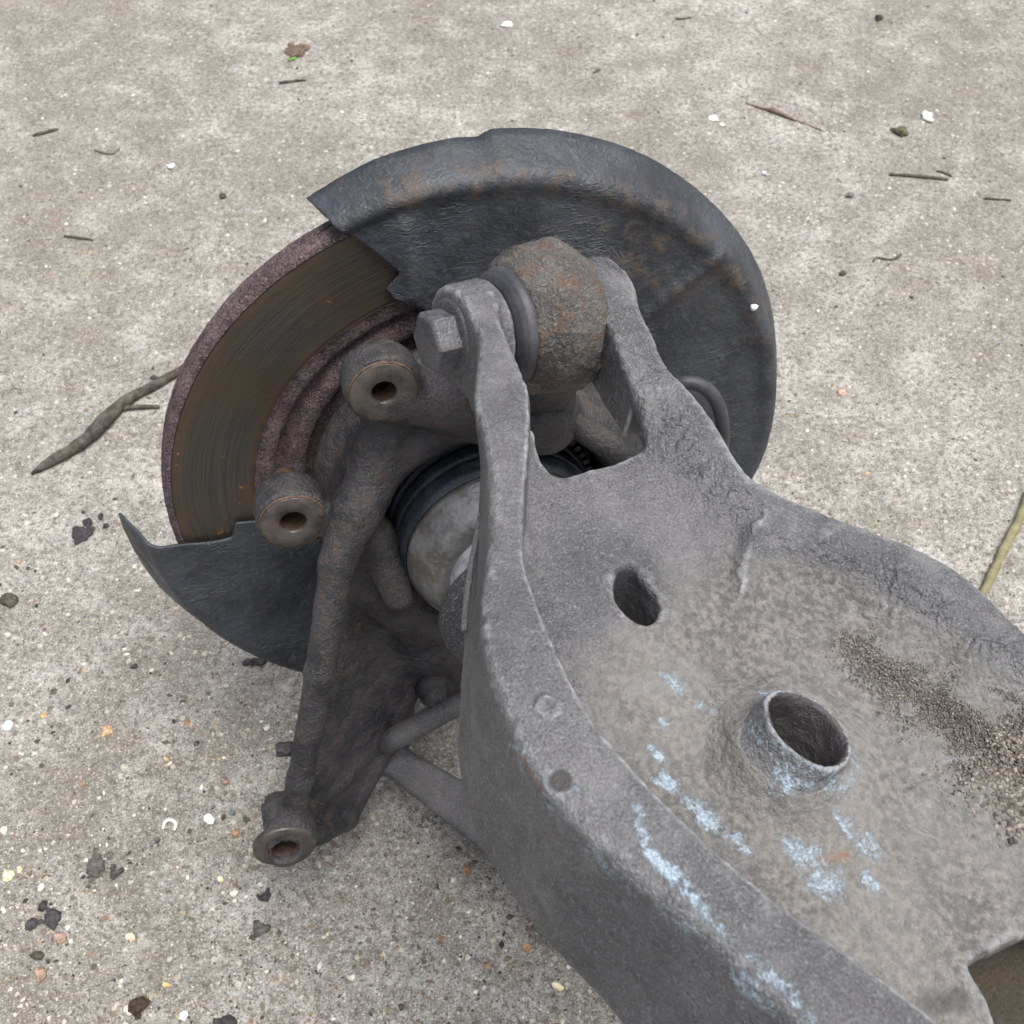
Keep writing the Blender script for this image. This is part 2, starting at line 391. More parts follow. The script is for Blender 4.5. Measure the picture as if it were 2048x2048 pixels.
put('brake_disc', mesh('brake_disc', V, Q), MH, root, 'worn brake disc with bronze-brown face and purple-rusted rim', M_DISC)

# ---- dust shield: pressed sheet with a rolled flange, cut open for the caliper
g = G('shield paint')
n1, n2, n3 = g.noise(28, 6, .6), g.noise(120, 6, .65), g.noise(520, 4, .6)
wr = g.n('TexWave', {'Vector': g.n('VectorMath', {0: g.co, 1: (.35, 1, .2)}, operation='MULTIPLY').outputs[0], 'Scale': 75., 'Distortion': 30., 'Detail': 4., 'Detail Scale': 1.1, 'Detail Roughness': .6}, bands_direction='Y').outputs['Fac']
wr = g.math('MULTIPLY', g.ramp(wr, .6, 1), g.ramp(g.noise(26, 4), .50, .64))
col = g.mix(g.ramp(n1, .35, .65), lin(44, 47, 52), lin(66, 70, 77))
col = g.mix(g.ramp(n2, .54, .74, 0, .6), col, lin(74, 67, 60)); col = g.mix(g.ramp(n3, .55, .75, 0, .5), col, lin(98, 101, 106))
n4 = g.noise(1200, 3, .6); col = g.mix(g.ramp(n4, .54, .68, 0, .5), col, lin(36, 37, 40)); col = g.mix(g.ramp(n4, .42, .30, 0, .3), col, lin(104, 109, 117))
col = g.mix(g.math('MULTIPLY', g.attr('rust'), g.ramp(n2, .46, .62)), col, lin(82, 72, 65))
col = g.mix(g.math('MULTIPLY', wr, .18), col, lin(110, 114, 120))
h = g.math('ADD', g.math('ADD', g.math('MULTIPLY', n2, .9), g.math('MULTIPLY', n3, .3)), g.math('MULTIPLY', wr, .35))
M_SH = g.out(col, g.ramp(n2, .3, .7, .38, .62), .1, g.bump(h, .85, .0018))
def hpol(x, y, a): p = hub(x, y, a); return math.hypot(p[0], p[1]), math.degrees(math.atan2(p[1], p[0]))
AE = -.018
edge_t = [hpol(x, y, AE) for x, y in [(1410, 880), (1450, 800), (1465, 720), (1463, 640), (1430, 500), (1330, 370), (1200, 285), (1050, 245), (925, 243), (900, 258), (860, 259), (700, 303), (640, 335), (580, 372)]]
edge_l = [(r, t-360 if t > 0 else t) for r, t in [hpol(x, y, AE) for x, y in [(225, 975), (300, 1106), (400, 1186), (480, 1222), (575, 1246)]]]
tab = sorted([(t, r) for r, t in edge_t+edge_l]+[(-100, .174), (-60, .174)])
tt, tr = np.array(tab).T
up = np.array([(.104, 99.7), (.1095, 102.9), (.1146, 105.1), (.1205, 105.9), (.1233, 103.6), (.126, 102.0), (.1317, 103.3), (.142, 105.2), (.153, 107.2), (.160, 108.3), (.166, 109.2)])
lo = np.array([(.104, -178.8), (.111, -178.8), (.1222, -179.5), (.1262, -175.6), (.130, -175.5), (.1415, -176.3), (.1526, -177.4), (.162, -178.8), (.166, -179.6)])
rin = np.linspace(.056, .150, 62); NS = 720
sl = [(r, .0032+.0045*sstep(.085, .06, r)) for r in rin]
ridge = [(.1525, .0033), (.1545, .0039), (.1565, .0046), (.1583, .0051), (.1600, .0051), (.1617, .0045), (.1635, .0034), (.1650, .0012), (.1660, -.0010)]
V = []
for s in np.linspace(0, 1, NS):
    row = []
    for k, (r, a) in enumerate(sl+ridge+[(0, -.004), (0, -.009), (0, -.014), (0, AE)]):
        t0 = np.interp(r, lo[:, 0], lo[:, 1]) if r else -179.6-1.2*a/AE; t1 = np.interp(r, up[:, 0], up[:, 1]) if r else 109.2+1.9*a/AE
        th = t0+(t1-t0)*s; re = np.interp(th, tt, tr); d = (re-.174)*.5
        if r == 0: r = .166+d+(re-.166-d)*((a+.001)/(AE+.001))
        else: r = r+d*sstep(.145, .166, r)
        V.append((r*math.cos(math.radians(th)), r*math.sin(math.radians(th)), a))
V = np.array(V); m_ = len(sl)+len(ridge)+4
th = np.degrees(np.arctan2(V[:, 1], V[:, 0])); r_ = np.hypot(V[:, 0], V[:, 1])
# pressed swage to the right and gentle panel waviness
p0, p1 = hub(1215, 600, .004), hub(1370, 470, .004)
dS = seg_dist2d(V[:, 0], V[:, 1], [p0[:2], p1[:2]])
V[:, 2] += .0026*np.exp(-(dS/.004)**2)+.0009*noise(V, 30, 4)*sstep(.166, .15, r_)
p0, p1 = hub(765, 430, .004), hub(775, 560, .004); dS = seg_dist2d(V[:, 0], V[:, 1], [p0[:2], p1[:2]])
V[:, 2] += .0025*np.exp(-(dS/.004)**2)*(th > 60)
ii, jj = np.meshgrid(np.arange(NS-1), np.arange(m_-1), indexing='ij')
Q = np.stack([ii*m_+jj, ii*m_+jj+1, (ii+1)*m_+jj+1, (ii+1)*m_+jj], -1).reshape(-1, 4)
if vnormals(V, Q)[:, 2].mean() < 0: Q = Q[:, ::-1]
rust_m = np.clip(sstep(.150, .157, r_)*sstep(.168, .162, r_)*(th > 15)*(th < 100)*.9+sstep(.125, .135, r_)*sstep(.16, .15, r_)*np.exp(-((th-50)/14)**2), 0, 1)
V = V+vnormals(V, Q)*(.00018*fbm(V, 260, 3, 6))[:, None]
sh = put('dust_shield', mesh('dust_shield', V, Q, True, {'rust': rust_m}), MH, root, 'dark blue-grey pressed steel dust shield with wrinkled paint', M_SH)
so = sh.modifiers.new('thickness', 'SOLIDIFY'); so.thickness = .0014; so.offset = -1

# ---- knuckle casting
M_KN = m_rust('rusty casting', lin(40, 41, 45), lin(70, 68, 69), lin(92, 74, 62), .5, .5, 1.0)
M_MACH = m_rust('machined rusty steel', lin(62, 60, 59), lin(86, 82, 79), lin(110, 78, 52), .35, .45, .25, .5)
def H(*q): return hub(*q)
B1, B2 = H(724, 738, .058), H(553, 983, .058)
B3 = H(537, 1598, .114)
eye_c = HB @ (AO-HC)
def f_knuckle(X, Y, Z):
    R = np.hypot(X, Y)
    d = np.sqrt((R-.0695)**2+((Z-.034)*.62)**2)-.0120                                            # bearing ring round the joint
    d = smin(d, zcyl(X, Y, Z, (0, 0), .084, -.006, .016, .010), .010)
    d = smin(d, zcyl(X, Y, Z, B1, .0163, .043, .058, .0015), .004); d = smin(d, zcyl(X, Y, Z, B2, .0160, .042, .058, .0015), .004)
    d = smin(d, chain(X, Y, Z, [H(738, 790, .040), H(705, 880, .044), H(682, 945, .052)], [.0125, .0112, .011]), .004)
    d = smin(d, chain(X, Y, Z, [H(570, 985, .045), H(640, 975, .050), H(690, 930, .050)], [.009, .009, .011]), .004)
    d = smin(d, chain(X, Y, Z, [H(740, 735, .046), H(850, 760, .048), H(960, 790, .046), H(1030, 780, .050)], [.013, .013, .015, .015]), .005)
    d = smin(d, capsule(X, Y, Z, H(1010, 790, .050), eye_c, .017, .012), .008)
    d = smax(d, -(np.maximum(R-.0590, .010-Z)), .002)                                            # bore for the joint
    d = smin(d, chain(X, Y, Z, [H(672, 965, .058), H(637, 1060, .068), H(604, 1270, .086), H(566, 1470, .100), H(548, 1545, .104)], [.0118, .0080, .0070, .0062, .0070]), .003)
    d = smin(d, zcyl(X, Y, Z, B3, .0162, .095, .114, .002), .006)
    d = smin(d, capsule(X, Y, Z, H(531, 1550, .089), H(536, 1574, .104), .0156), .004)
    ga, gb, gc_, gd, ge = H(672, 1010, .030), H(806, 1195, .028), H(755, 1345, .046), H(652, 1545, .078), H(585, 1535, .086)
    gm = H(640, 1250, .050)
    for q in ((ga, gb, gc_), (ga, gc_, gm), (gm, gc_, ge), (gc_, gd, ge)): d = smin(d, tri(X, Y, Z, *q, .0038), .004)
    d = smin(d, chain(X, Y, Z, [gb, gc_, gd, H(600, 1575, .096)], [.006, .0062, .006, .006]), .005)
    d = smin(d, capsule(X, Y, Z, H(705, 1005, .046), H(752, 1122, .058), .0095, .0080), .003)   # stub finger
    d = smin(d, chain(X, Y, Z, [H(735, 1090, .030), H(800, 1210, .034), H(860, 1290, .030)], [.018, .016, .018]), .008)
    for b, r, z0 in ((B1, .0052, .03), (B2, .0062, .03), (B3, .0066, .098)):
        d = smax(d, -(np.maximum(np.hypot(X-b[0], Y-b[1])-r, z0-Z)), .0008)
    P = np.stack(np.broadcast_arrays(X, Y, Z), -1)
    return d
V, Q = surface_nets(f_knuckle, (-.140, -.190, -.012), (.095, .190, .124), .0013)
V = relax(V, Q, 2, .4); V = rough(V, Q, .00026, 260, 4, 1)
kn = put('knuckle', mesh('knuckle', V, Q), MH, root, 'dark rusty cast steel knuckle with two caliper lugs and long lever', M_KN)

def ring(name, c3, r0, r1, z, dz, mat, parent, label=None, threads=0):
    prof = [(0, r0*.96), (dz*.55, r0), (dz, r0+.0006), (dz, r1-.0005), (dz*.7, r1), (-.002, r1)]
    V, Q = revolve(prof, 48); V = rough(V, Q[:, ::-1], .00012, 700, 2, 5)+np.array([c3[0], c3[1], z])
    return put(name, mesh(name, V, Q[:, ::-1]), MH, parent, label, mat)
g = G('orange rust'); n2 = g.noise(300, 4, .6)
M_OR = g.out(g.mix(g.ramp(n2, .35, .65), lin(66, 54, 47), lin(112, 84, 62)), .8, 0, g.bump(n2, .4, .0006))
for b, r0 in ((B1, .0052), (B2, .0058)):
    s = ring('bolt_face', b, r0, .0142, .0578, .0014, M_MACH, kn, 'bare steel face round the bolt hole')
    ring('rust_rim', b, .0141, .0146, .0578, .0011, M_OR, s)
    V, Q = revolve([(-.03, .0002), (-.03, r0), (.0005, r0*.99)], 32); V += np.array([b[0], b[1], .0578])
    put('hole_lining', mesh('hole_lining', V, Q), MH, s, None, m_rust('hole rust', lin(46, 37, 32), lin(72, 54, 43), lin(92, 64, 46), .5) if 'hole rust' not in bpy.data.materials else bpy.data.materials['hole rust'])
s = ring('threaded_end', B3, .0070, .0154, .1130, .0014, M_MACH, kn, 'bare steel end face of the lever')
pr = []
for k in range(10): pr += [(-.013+.0014*k, .0066), (-.0123+.0014*k, .0056)]
V, Q = revolve([(-.015, .0002)]+pr+[(.001, .0067)], 40); V += np.array([B3[0], B3[1], .1135])
put('thread', mesh('thread', V, Q), MH, s, 'rusty brown internal thread', bpy.data.materials['hole rust'])
P0 = H(560, 1413, .088); V, Q = revolve([(0, .0001), (0, .0036), (.012, .0036), (.0128, .003), (.0128, .0001)], 20)
put('stud', mesh('stud', rough(V, Q, .0001, 500), Q[:, ::-1]), frame_z(hub2w(H(572, 1412, .090)), hub2w(H(526, 1414, .088))-hub2w(H(572, 1412, .090))), kn, 'short dark stud beside the lever', M_KN)

# ---- driveshaft joint on the axle
M_CV = m_rust('joint steel', lin(40, 44, 53), lin(62, 67, 77), lin(86, 76, 62), .3, .45, .35, .3)
g = G('joint alloy'); n1, n2 = g.noise(70, 6, .65), g.noise(400, 4, .6)
M_CA = g.out(g.mix(g.ramp(n2, .55, .75, 0, .5), g.mix(g.ramp(n1, .38, .62), lin(136, 137, 139), lin(104, 100, 93)), lin(172, 173, 175)), .42, .55, g.bump(g.math('ADD', n1, n2), .5, .001))
g = G('bright shaft'); M_WH = g.out(g.mix(g.ramp(g.noise(200), .4, .6), lin(196, 198, 200), lin(160, 162, 166)), .4, .3)
g = G('speckled rubber'); n2 = g.noise(900, 3, .6)
M_RB2 = g.out(g.mix(g.ramp(n2, .5, .68), lin(58, 58, 61), lin(112, 112, 114)), .85, 0, g.bump(n2, .5, .0008))
g = G('black rubber'); n1, n2 = g.noise(60, 5, .6), g.noise(700, 4, .6)
M_RB = g.out(g.mix(g.ramp(n2, .6, .75, 0, .5), g.mix(g.ramp(n1, .35, .65), lin(50, 51, 56), lin(70, 71, 76)), lin(112, 112, 116)), .55, 0, g.bump(n2, .3, .0006))
def turned(name, prof, mw, parent, mat, label=None, n=120, amp=.0002, flip=True):
    pp = spl([p for p in prof], 3) if False else np.array(prof, float)
    V, Q = revolve(pp, n); Q = Q[:, ::-1] if flip else Q
    return put(name, mesh(name, rough(V, Q, amp, 300, 3, 9), Q), mw, parent, label, mat)
def fine(prof, k=4):
    prof = np.array(prof, float); return np.vstack([prof[i]+(prof[i+1]-prof[i])*t for i in range(len(prof)-1) for t in np.linspace(0, 1, k, endpoint=False)]+[prof[-1]])
cv = turned('drive_joint', fine([(.010, .002), (.012, .0505), (.032, .0515), (.036, .0508), (.0365, .0490), (.0385, .0490), (.039, .0503), (.046, .0500), (.0465, .0490), (.048, .0490), (.0485, .0500), (.0555, .0490), (.058, .0470)]), MH, root, M_CV, 'blue-black cup of the driveshaft joint')
turned('joint_cover', fine([(.058, .0466), (.060, .0468), (.064, .0452), (.068, .0430), (.0725, .0400), (.0748, .0375), (.0755, .0360), (.0765, .0330), (.0765, .010)]), MH, cv, M_CA, 'weathered pale grey cover with brown stains')
turned('shaft', fine([(.0755, .0300), (.078, .0296), (.092, .0285), (.100, .0280), (.117, .015), (.122, .0125), (.16, .0125), (.21, .0125), (.21, .0001)]), MH, cv, M_WH, 'bright pale shaft collar')
turned('boot', fine([(.0900, .0290), (.0920, .0335), (.0945, .0375), (.0980, .0400), (.1020, .0398), (.1050, .0375), (.1075, .0355), (.1100, .0370), (.1130, .0345), (.1180, .0290), (.120, .010)]), MH, cv, M_RB2, 'speckled dark grey rubber boot')
tv, tf = [], []
for k in range(64):
    t0, t1 = 2*math.pi*(k+.0)/64, 2*math.pi*(k+.55)/64; b = len(tv)
    for a in (.019, .0305):
        for r in (.0490, .0545):
            for t in (t0, t1): tv.append((r*math.cos(t), r*math.sin(t), a))
    tf += [[b+q for q in f] for f in ((0, 2, 3, 1), (4, 5, 7, 6), (0, 1, 5, 4), (2, 6, 7, 3), (0, 4, 6, 2), (1, 3, 7, 5))]
tone = put('tone_ring', mesh('tone_ring', np.array(tv), tf, False), MH, cv, 'toothed dark sensor ring', m_rust('ring black', lin(34, 35, 39), lin(52, 54, 58), lin(60, 52, 44), .3, .5, .4)); tone['kind'] = 'stuff'

# ---- pivot: bolt, bushing and seals (turned about the arm's v axis)
MV = mat4(AO, np.stack([AW, AU, AV]))      # z along the bolt
def vpos(x, y): return arm(x, y, 0)[1]
vH = vpos(805, 631)
# ---- control arm -------------------------------------------------------------------------------------------------
FL = .018
Lc = [(846, 560, .012), (862, 660, .014), (890, 740, FL), (908, 800, FL), (922, 870, FL), (926, 940, FL), (922, 1020, FL), (912, 1100, FL), (908, 1170, FL), (922, 1240, FL), (946, 1310, FL), (968, 1360, FL), (987, 1405, FL), (1016, 1449, FL), (1067, 1515, FL), (1111, 1563, FL), (1166, 1614, FL), (1213, 1657, FL), (1268, 1698, FL), (1323, 1745, FL), (1377, 1793, FL), (1432, 1844, FL), (1480, 1886, FL), (1540, 1940, FL), (1640, 2030, FL), (1800, 2180, FL)]
Lb = [(822, 560, -.012), (824, 680, -.015), (852, 710, -.016), (876, 752, -.017), (896, 800, -.018), (909, 850, -.018), (912, 922, -.020), (903, 980, -.022), (894, 1030, -.024), (884, 1085, -.026), (878, 1144, -.028), (874, 1213, -.031), (868, 1300, -.034), (864, 1377, -.036), (861, 1422, -.037), (866, 1470, -.038), (884, 1548, -.040), (921, 1628, -.042), (972, 1705, -.043), (1016, 1767, -.044), (1074, 1829, -.044), (1129, 1888, -.044), (1172, 1940, -.044), (1270, 2060, -.044), (1400, 2220, -.044)]
Li = [(925, 545, FL), (938, 577, FL), (959, 635, FL), (986, 696, FL), (997, 734, FL), (1000, 778, FL), (999, 830, FL), (993, 908, FL), (989, 970, FL), (989, 1030, FL), (993, 1070, FL), (1007, 1115, FL), (1030, 1178, FL), (1051, 1226, FL), (1081, 1291, FL), (1129, 1370, FL), (1177, 1427, FL), (1242, 1500, FL), (1340, 1592, FL), (1408, 1651, FL), (1470, 1702, FL), (1545, 1757, FL), (1607, 1801, FL), (1682, 1856, FL), (1780, 1934, FL), (1920, 2050, FL), (2100, 2200, FL)]
RR = [(1158, 499, .016), (1181, 516, .016), (1200, 547, .016), (1213, 582, .0155), (1237, 630, .014), (1264, 682, .012), (1299, 729, .009), (1333, 777, .006), (1370, 832, .004), (1405, 883, .003), (1452, 914, .002), (1511, 944, .001), (1590, 972, .000), (1665, 1003, -.001), (1757, 1040, -.001), (1800, 1068, -.001), (1853, 1105, -.001), (1907, 1150, -.001), (1932, 1171, -.001), (2050, 1290, -.001), (2250, 1500, -.001)]
Wn = [(1003, 825, -.010), (1018, 866, -.010), (1040, 889, -.010), (1066, 895, -.010), (1111, 884, -.010), (1159, 871, -.009), (1200, 855, -.007), (1217, 838, -.004), (1222, 812, .000), (1216, 775, .004), (1204, 738, .007), (1184, 690, .010), (1163, 640, .013), (1142, 590, .015), (1122, 540, .016), (1104, 490, .016)]
CP = [(1150, 505, .016), (1195, 580, .0155), (1235, 660, .012), (1285, 745, .008), (1340, 815, .005), (1400, 885, .003), (1452, 914, .002), (1566, 962, .000), (1665, 1003, -.001), (1757, 1040, -.001), (1853, 1105, -.001), (1932, 1171, -.001), (2080, 1310, -.001),
      (1562, 1012, -.002), (1700, 1070, -.003), (1785, 1126, -.003), (1932, 1225, -.003), (1443, 1085, -.0125), (1545, 1100, -.013), (1631, 1138, -.0135), (1757, 1230, -.0145), (1904, 1360, -.0155), (1066, 900, -.010), (1160, 880, -.009), (1215, 850, -.005), (1235, 800, .001), (1190, 640, .013), (1160, 560, .016),
      (1050, 1000, -.012), (1130, 960, -.011), (1200, 1000, -.0115), (1300, 900, -.004), (1310, 990, -.010), (1370, 940, -.003), (1390, 1020, -.009), (1200, 1150, -.014), (1100, 1200, -.016), (1300, 1200, -.016), (1400, 1150, -.014), (1500, 1230, -.017), (1700, 1300, -.018), (1850, 1450, -.020), (1300, 1400, -.020), (1500, 1600, -.022), (1700, 1700, -.022), (1850, 1900, -.024), (1932, 1600, -.022), (1640, 1500, -.020), (1390, 1500, -.020), (2100, 1800, -.024), (2050, 1500, -.018), (1480, 1000, -.003)]
A3 = lambda L: np.array([arm(*q) for q in L])
lc, lb, li, rr_, wn_, cp = map(A3, (Lc, Lb, Li, RR, Wn, CP))
lc = np.vstack([[(-.024, -.0412, .017), (-.006, -.0412, .017), (.008, -.0418, FL), (.022, -.0462, FL)], lc[2:]])
lb = np.vstack([[(-.024, -.0412, -.016), (-.006, -.0410, -.016), (.006, -.0405, -.016)], lb[3:]])
li = np.vstack([[(-.024, -.0255, FL)], li])
sp = lambda L: spl(L, 5)
lcs, lbs, lis, rrs, wns = map(sp, (lc, lb, li, rr_, wn_))
hstep = .0010
umin, umax = -.020, max(lcs[-1][0], rrs[-1][0])*.98
# thin plate spline for the web and right bank
def tps(cp, lam=-2e-3):
    n = len(cp); d2 = ((cp[:, None, :2]-cp[None, :, :2])**2).sum(-1); K = -np.sqrt(d2+4e-6)
    Pm = np.c_[np.ones(n), cp[:, :2]]; Amat = np.block([[K+lam*np.eye(n), Pm], [Pm.T, np.zeros((3, 3))]])
    s = np.linalg.solve(Amat, np.r_[cp[:, 2], 0, 0, 0])
    def f(u, v):
        r = s[n]+s[n+1]*u+s[n+2]*v
        for i in range(n):
            q = (u-cp[i, 0])**2+(v-cp[i, 1])**2; r = r-s[i]*np.sqrt(q+4e-6)
        return r
    return f
floor_f = tps(cp)
RW = -.0065; RT = np.array([0, .30, .954])
def on_ring(x, y): return AB @ (hit(x, y, AO + ringc @ AB, RT @ AB) - AO)
ringc = arm(1526, 1373, RW)
ringr = float(np.mean([np.linalg.norm(on_ring(x, y)-ringc) for x, y in [(1436, 1330), (1463, 1309), (1504, 1302), (1545, 1316), (1579, 1347), (1607, 1381), (1614, 1408), (1603, 1432), (1572, 1443), (1531, 1432), (1490, 1408), (1456, 1374)]]))
hole = A3([(1167, 1072, -.013), (1160, 1103, -.0135), (1163, 1127, -.014), (1177, 1151, -.014), (1201, 1166, -.014), (1232, 1170, -.014), (1247, 1151, -.014), (1238, 1120, -.0135), (1218, 1090, -.013), (1197, 1067, -.0125), (1180, 1064, -.012)])
cut = A3([(1832, 1836, -.023), (1829, 1815, -.023), (1850, 1800, -.023), (1932, 1764, -.022), (2060, 1710, -.022), (2200, 1800, -.022), (2150, 2200, -.022), (1980, 2150, -.024), (1883, 1932, -.024), (1860, 1880, -.024)])
rib0, rib1 = arm(1446, 958, .006), arm(1398, 1095, -.012)
pins = [(arm(1035, 1332, FL), .0042), (arm(1708, 1052, .012), .0040)]
def f_arm(U, Vv, W):
    u, v = U[:, :, 0]+0*Vv[:, :, 0], Vv[:, :, 0]+0*U[:, :, 0]
    end_l, end_r = [(lcs[-1][0]+.02, lcs[-1][1])], [(rrs[-1][0]+.02, rrs[-1][1])]
    tl = [(-.04, lcs[0][1]), (-.04, rrs[0][1])]
    top = poly_sd(u, v, [q[:2] for q in lcs]+end_l+end_r+[q[:2] for q in rrs[::-1]]+tl[::-1])
    bot = poly_sd(u, v, [q[:2] for q in lbs]+[(lbs[-1][0]+.02, lbs[-1][1])]+end_r+[q[:2] for q in rrs[::-1]]+[(-.04, rrs[0][1]), (-.04, lbs[0][1])])
    inn = poly_sd(u, v, [q[:2] for q in lis]+[(lis[-1][0]+.02, lis[-1][1]), (.6, .5), (-.05, .5), (-.05, lis[0][1])])      # <0 on the web side
    wpoly = [q[:2] for q in lis if q[0] < wns[0][0]]
    win = poly_sd(u, v, [(-.06, lis[0][1])]+wpoly+[q[:2] for q in wns]+[(-.06, wns[-1][1])])
    wbot = np.interp(u, lbs[:, 0], lbs[:, 2])
    fl = floor_f(u, v)
    fl = np.clip(fl, -.028, .018)
    wt = sstep(-.0045, .0005, inn)                               # 0 web .. 1 flange of the left wall
    crown = FL-.0028*sstep(.003, .026, inn)
    T = fl*(1-wt)+crown*wt
    d_rib = seg_dist2d(u, v, [rib0[:2], rib1[:2]]); nr = np.array([-(rib1-rib0)[1], (rib1-rib0)[0]]); nr = nr/np.linalg.norm(nr)
    side = (u-rib0[0])*nr[0]+(v-rib0[1])*nr[1]
    T = T+.0042*np.exp(-(d_rib/np.where(side > 0, .0055, .0030))**2)
    dr = np.hypot(u-ringc[0], v-ringc[1])
    T = T+.004*np.exp(-(np.maximum(dr-ringr, 0)/.011)**2)-.0016*np.exp(-((dr-.030)/.007)**2)
    for p, r in pins:
        q = np.hypot(u-p[0], v-p[1]); T = T+.0005*sstep(r, r-.0005, q)-.0009*np.exp(-((q-r-.0003)/.0006)**2)
    for (x, y, w), r, dp in (((1060, 1467, FL), .003, .0008),):
        p = arm(x, y, w); T = T-dp*sstep(r, r*.6, np.hypot(u-p[0], v-p[1]))
    B = np.where(wt > .02, np.minimum(fl-.008, wbot), fl-.008)
    B = (fl-.0075)*(1-sstep(-.008, -.002, inn))+np.minimum(wbot, fl-.0075)*sstep(-.008, -.002, inn)
    # right rim and prong are deep ribs
    dR = seg_dist2d(u, v, [q[:2] for q in rrs]); B = B-(.016)*sstep(.016, .006, dR)
    pr = (u < .045) & (inn < 0); B = np.where(u < wns[3][0], np.minimum(B, -.016), B)
    hc = hole[:, :2].mean(0); B = B-.030*sstep(.026, .016, np.hypot(u-hc[0], v-hc[1]))  # added deep sleeve under the oval hole, to make its inside dark
    hol = np.minimum(np.minimum(win, poly_sd(u, v, [q[:2] for q in spl(np.vstack([hole, hole[:1]]), 4)])), poly_sd(u, v, [q[:2] for q in cut]))
    T, B, top, bot, hol, dr, wb = (q[:, :, None] for q in (T, B, top, bot, hol, dr, wbot))
    t = np.clip((FL-W)/np.maximum(FL-wb, .01), 0, 1)
    outl = top+(bot-top)*t
    d = smax((W-T)*.8, (B-W), .0015)
    d = smax(d, outl, .0034)
    d = smax(d, -hol, .0028)
    # spring-seat ring with flared foot
    qw = (W-RW)*.954+(Vv-ringc[1])*.30; qv = (Vv-ringc[1])*.954-(W-RW)*.30; dr = np.sqrt((U-ringc[0])**2+qv**2); dr = dr*(1+.02*np.sin(5*np.arctan2(qv, U-ringc[0])))
    rw = np.clip(-qw/.012, 0, 1); co = np.maximum(dr-(ringr-.0002+.0038*rw**2.0), np.maximum(qw, -.045-qw))
    d = smin(d, co, .0045)
    d = smax(d, -(dr-(ringr-.0022)), .0012)
    # pivot eyes at the fork tips
    rad = np.hypot(U, W)
    e1 = smax(rad-.0185, np.abs(Vv-vE1)-hE1, .003); e2 = smax(rad-.0175, np.abs(Vv-vE2)-.0060, .003)
    d = smin(d, e1, .005); d = smin(d, e2, .005)
    return smax(d, -np.maximum(U, .0190-rad), .002)
vE1, hE1 = -.0333, .0079
vE2 = .0197
lo_ = (-.0215, min(lbs[:, 1].min(), lcs[:, 1].min())-.004, -.050)
hi_ = (.305, rrs[:, 1].max()*.9+.004, .0245)
V, Q = surface_nets(f_arm, lo_, hi_, hstep)
V = relax(V, Q, 2, .45)
V = rough(V, Q, .00020, 320, 4, 3)
_in = sstep(.001, .010, V[:, 1]-np.interp(V[:, 0], lis[:, 0], lis[:, 1]))*sstep(-.006, -.012, V[:, 2])*sstep(.09, .13, V[:, 0])
V = V+vnormals(V, Q)*(_in*(.0005*fbm(V, 130, 4, 41)+.0007*np.maximum(noise(V, 55, 43), .15)-.0009*np.exp(-(noise(V, 70, 44)/.06)**2)*(noise(V, 30, 45) > .15)))[:, None]
def near(P, pts, r):
    P = P[:, :3]; d = np.full(len(P), 1e9)
    for a, b in zip(pts[:-1], pts[1:]):
        ab = b-a; t = np.clip(((P-a) @ ab)/(ab @ ab+1e-18), 0, 1); d = np.minimum(d, np.linalg.norm(P-a-t[:, None]*ab, axis=1))
    return np.exp(-(d/r)**2)
def on_floor(x, y):
    w = -.018
    for _ in range(6): p = arm(x, y, w); w = float(floor_f(p[0], p[1]))
    return p
bowl_in = V[:, 1]-np.interp(V[:, 0], lis[:, 0], lis[:, 1])
def near2(pts, r, zmin=.002): return np.exp(-(seg_dist2d(V[:, 0], V[:, 1], [q[:2] for q in pts])/r)**2)*(V[:, 2] > zmin)
white = .78*near2(lcs[(lcs[:, 0] > lc[13][0])], .0020, .008)
white = np.maximum(white, .95*near2(A3([(1199, 1537, FL-.002), (1213, 1573, FL-.002), (1224, 1606, FL-.002), (1268, 1657, FL-.002), (1320, 1710, FL-.002), (1380, 1770, FL-.002), (1440, 1830, FL-.002), (1530, 1915, FL-.002)]), .0036, .0095))
white = np.maximum(white, .75*near2(A3([(1082, 1478, FL), (1130, 1500, FL), (1188, 1515, FL), (1199, 1537, FL)]), .0011))
white = np.maximum(white, .42*near2(A3([(924, 800, FL), (938, 922, FL), (941, 1025, FL), (925, 1130, FL), (930, 1230, FL), (968, 1354, FL)]), .0030))
white = np.maximum(white, .45*near(V, lbs[lbs[:, 0] > lb[13][0]], .0018))
for x, y, r in [(1275, 1287, .0035), (1250, 1362, .002), (1258, 1472, .003), (1340, 1545, .0035), (1395, 1592, .0035), (1505, 1605, .005), (1553, 1662, .0055), (1640, 1590, .004), (1645, 1668, .003), (1300, 1510, .003), (1430, 1440, .004), (1460, 1500, .004), (1240, 1420, .002), (1330, 1330, .0025), (1590, 1560, .003)]:
    a_, b_ = on_floor(x-9, y-6), on_floor(x+9, y+7); white = np.maximum(white, 1.0*np.exp(-(seg_dist2d(V[:, 0], V[:, 1], [a_[:2], b_[:2]])/(r*1.7))**2)*(V[:, 2] < -.006))
dr = np.hypot(V[:, 0]-ringc[0], V[:, 1]-ringc[1]); white = np.maximum(white, .8*sstep(ringr+.011, ringr+.001, dr)*(V[:, 2] > -.021))*(dr > ringr-.0016)
Nn = vnormals(V, Q)
flat_h = (floor_f(V[:, 0], V[:, 1]))
bowl = sstep(arm(1300, 1010, -.012)[0], arm(1380, 1120, -.013)[0], V[:, 0]+.25*V[:, 1])*sstep(-.007, -.0115, V[:, 2])*(np.abs(V[:, 2]-flat_h) < .008)*sstep(.002, .035, V[:, 1]-np.interp(V[:, 0], lis[:, 0], lis[:, 1]))
rust = np.maximum(.42*near2(A3([(985, 1400, FL), (1016, 1449, FL), (1050, 1500, FL)]), .0013, .0105), .4*near2(A3([(1045, 1515, FL-.002), (1060, 1522, FL-.002)]), .002, .0105))
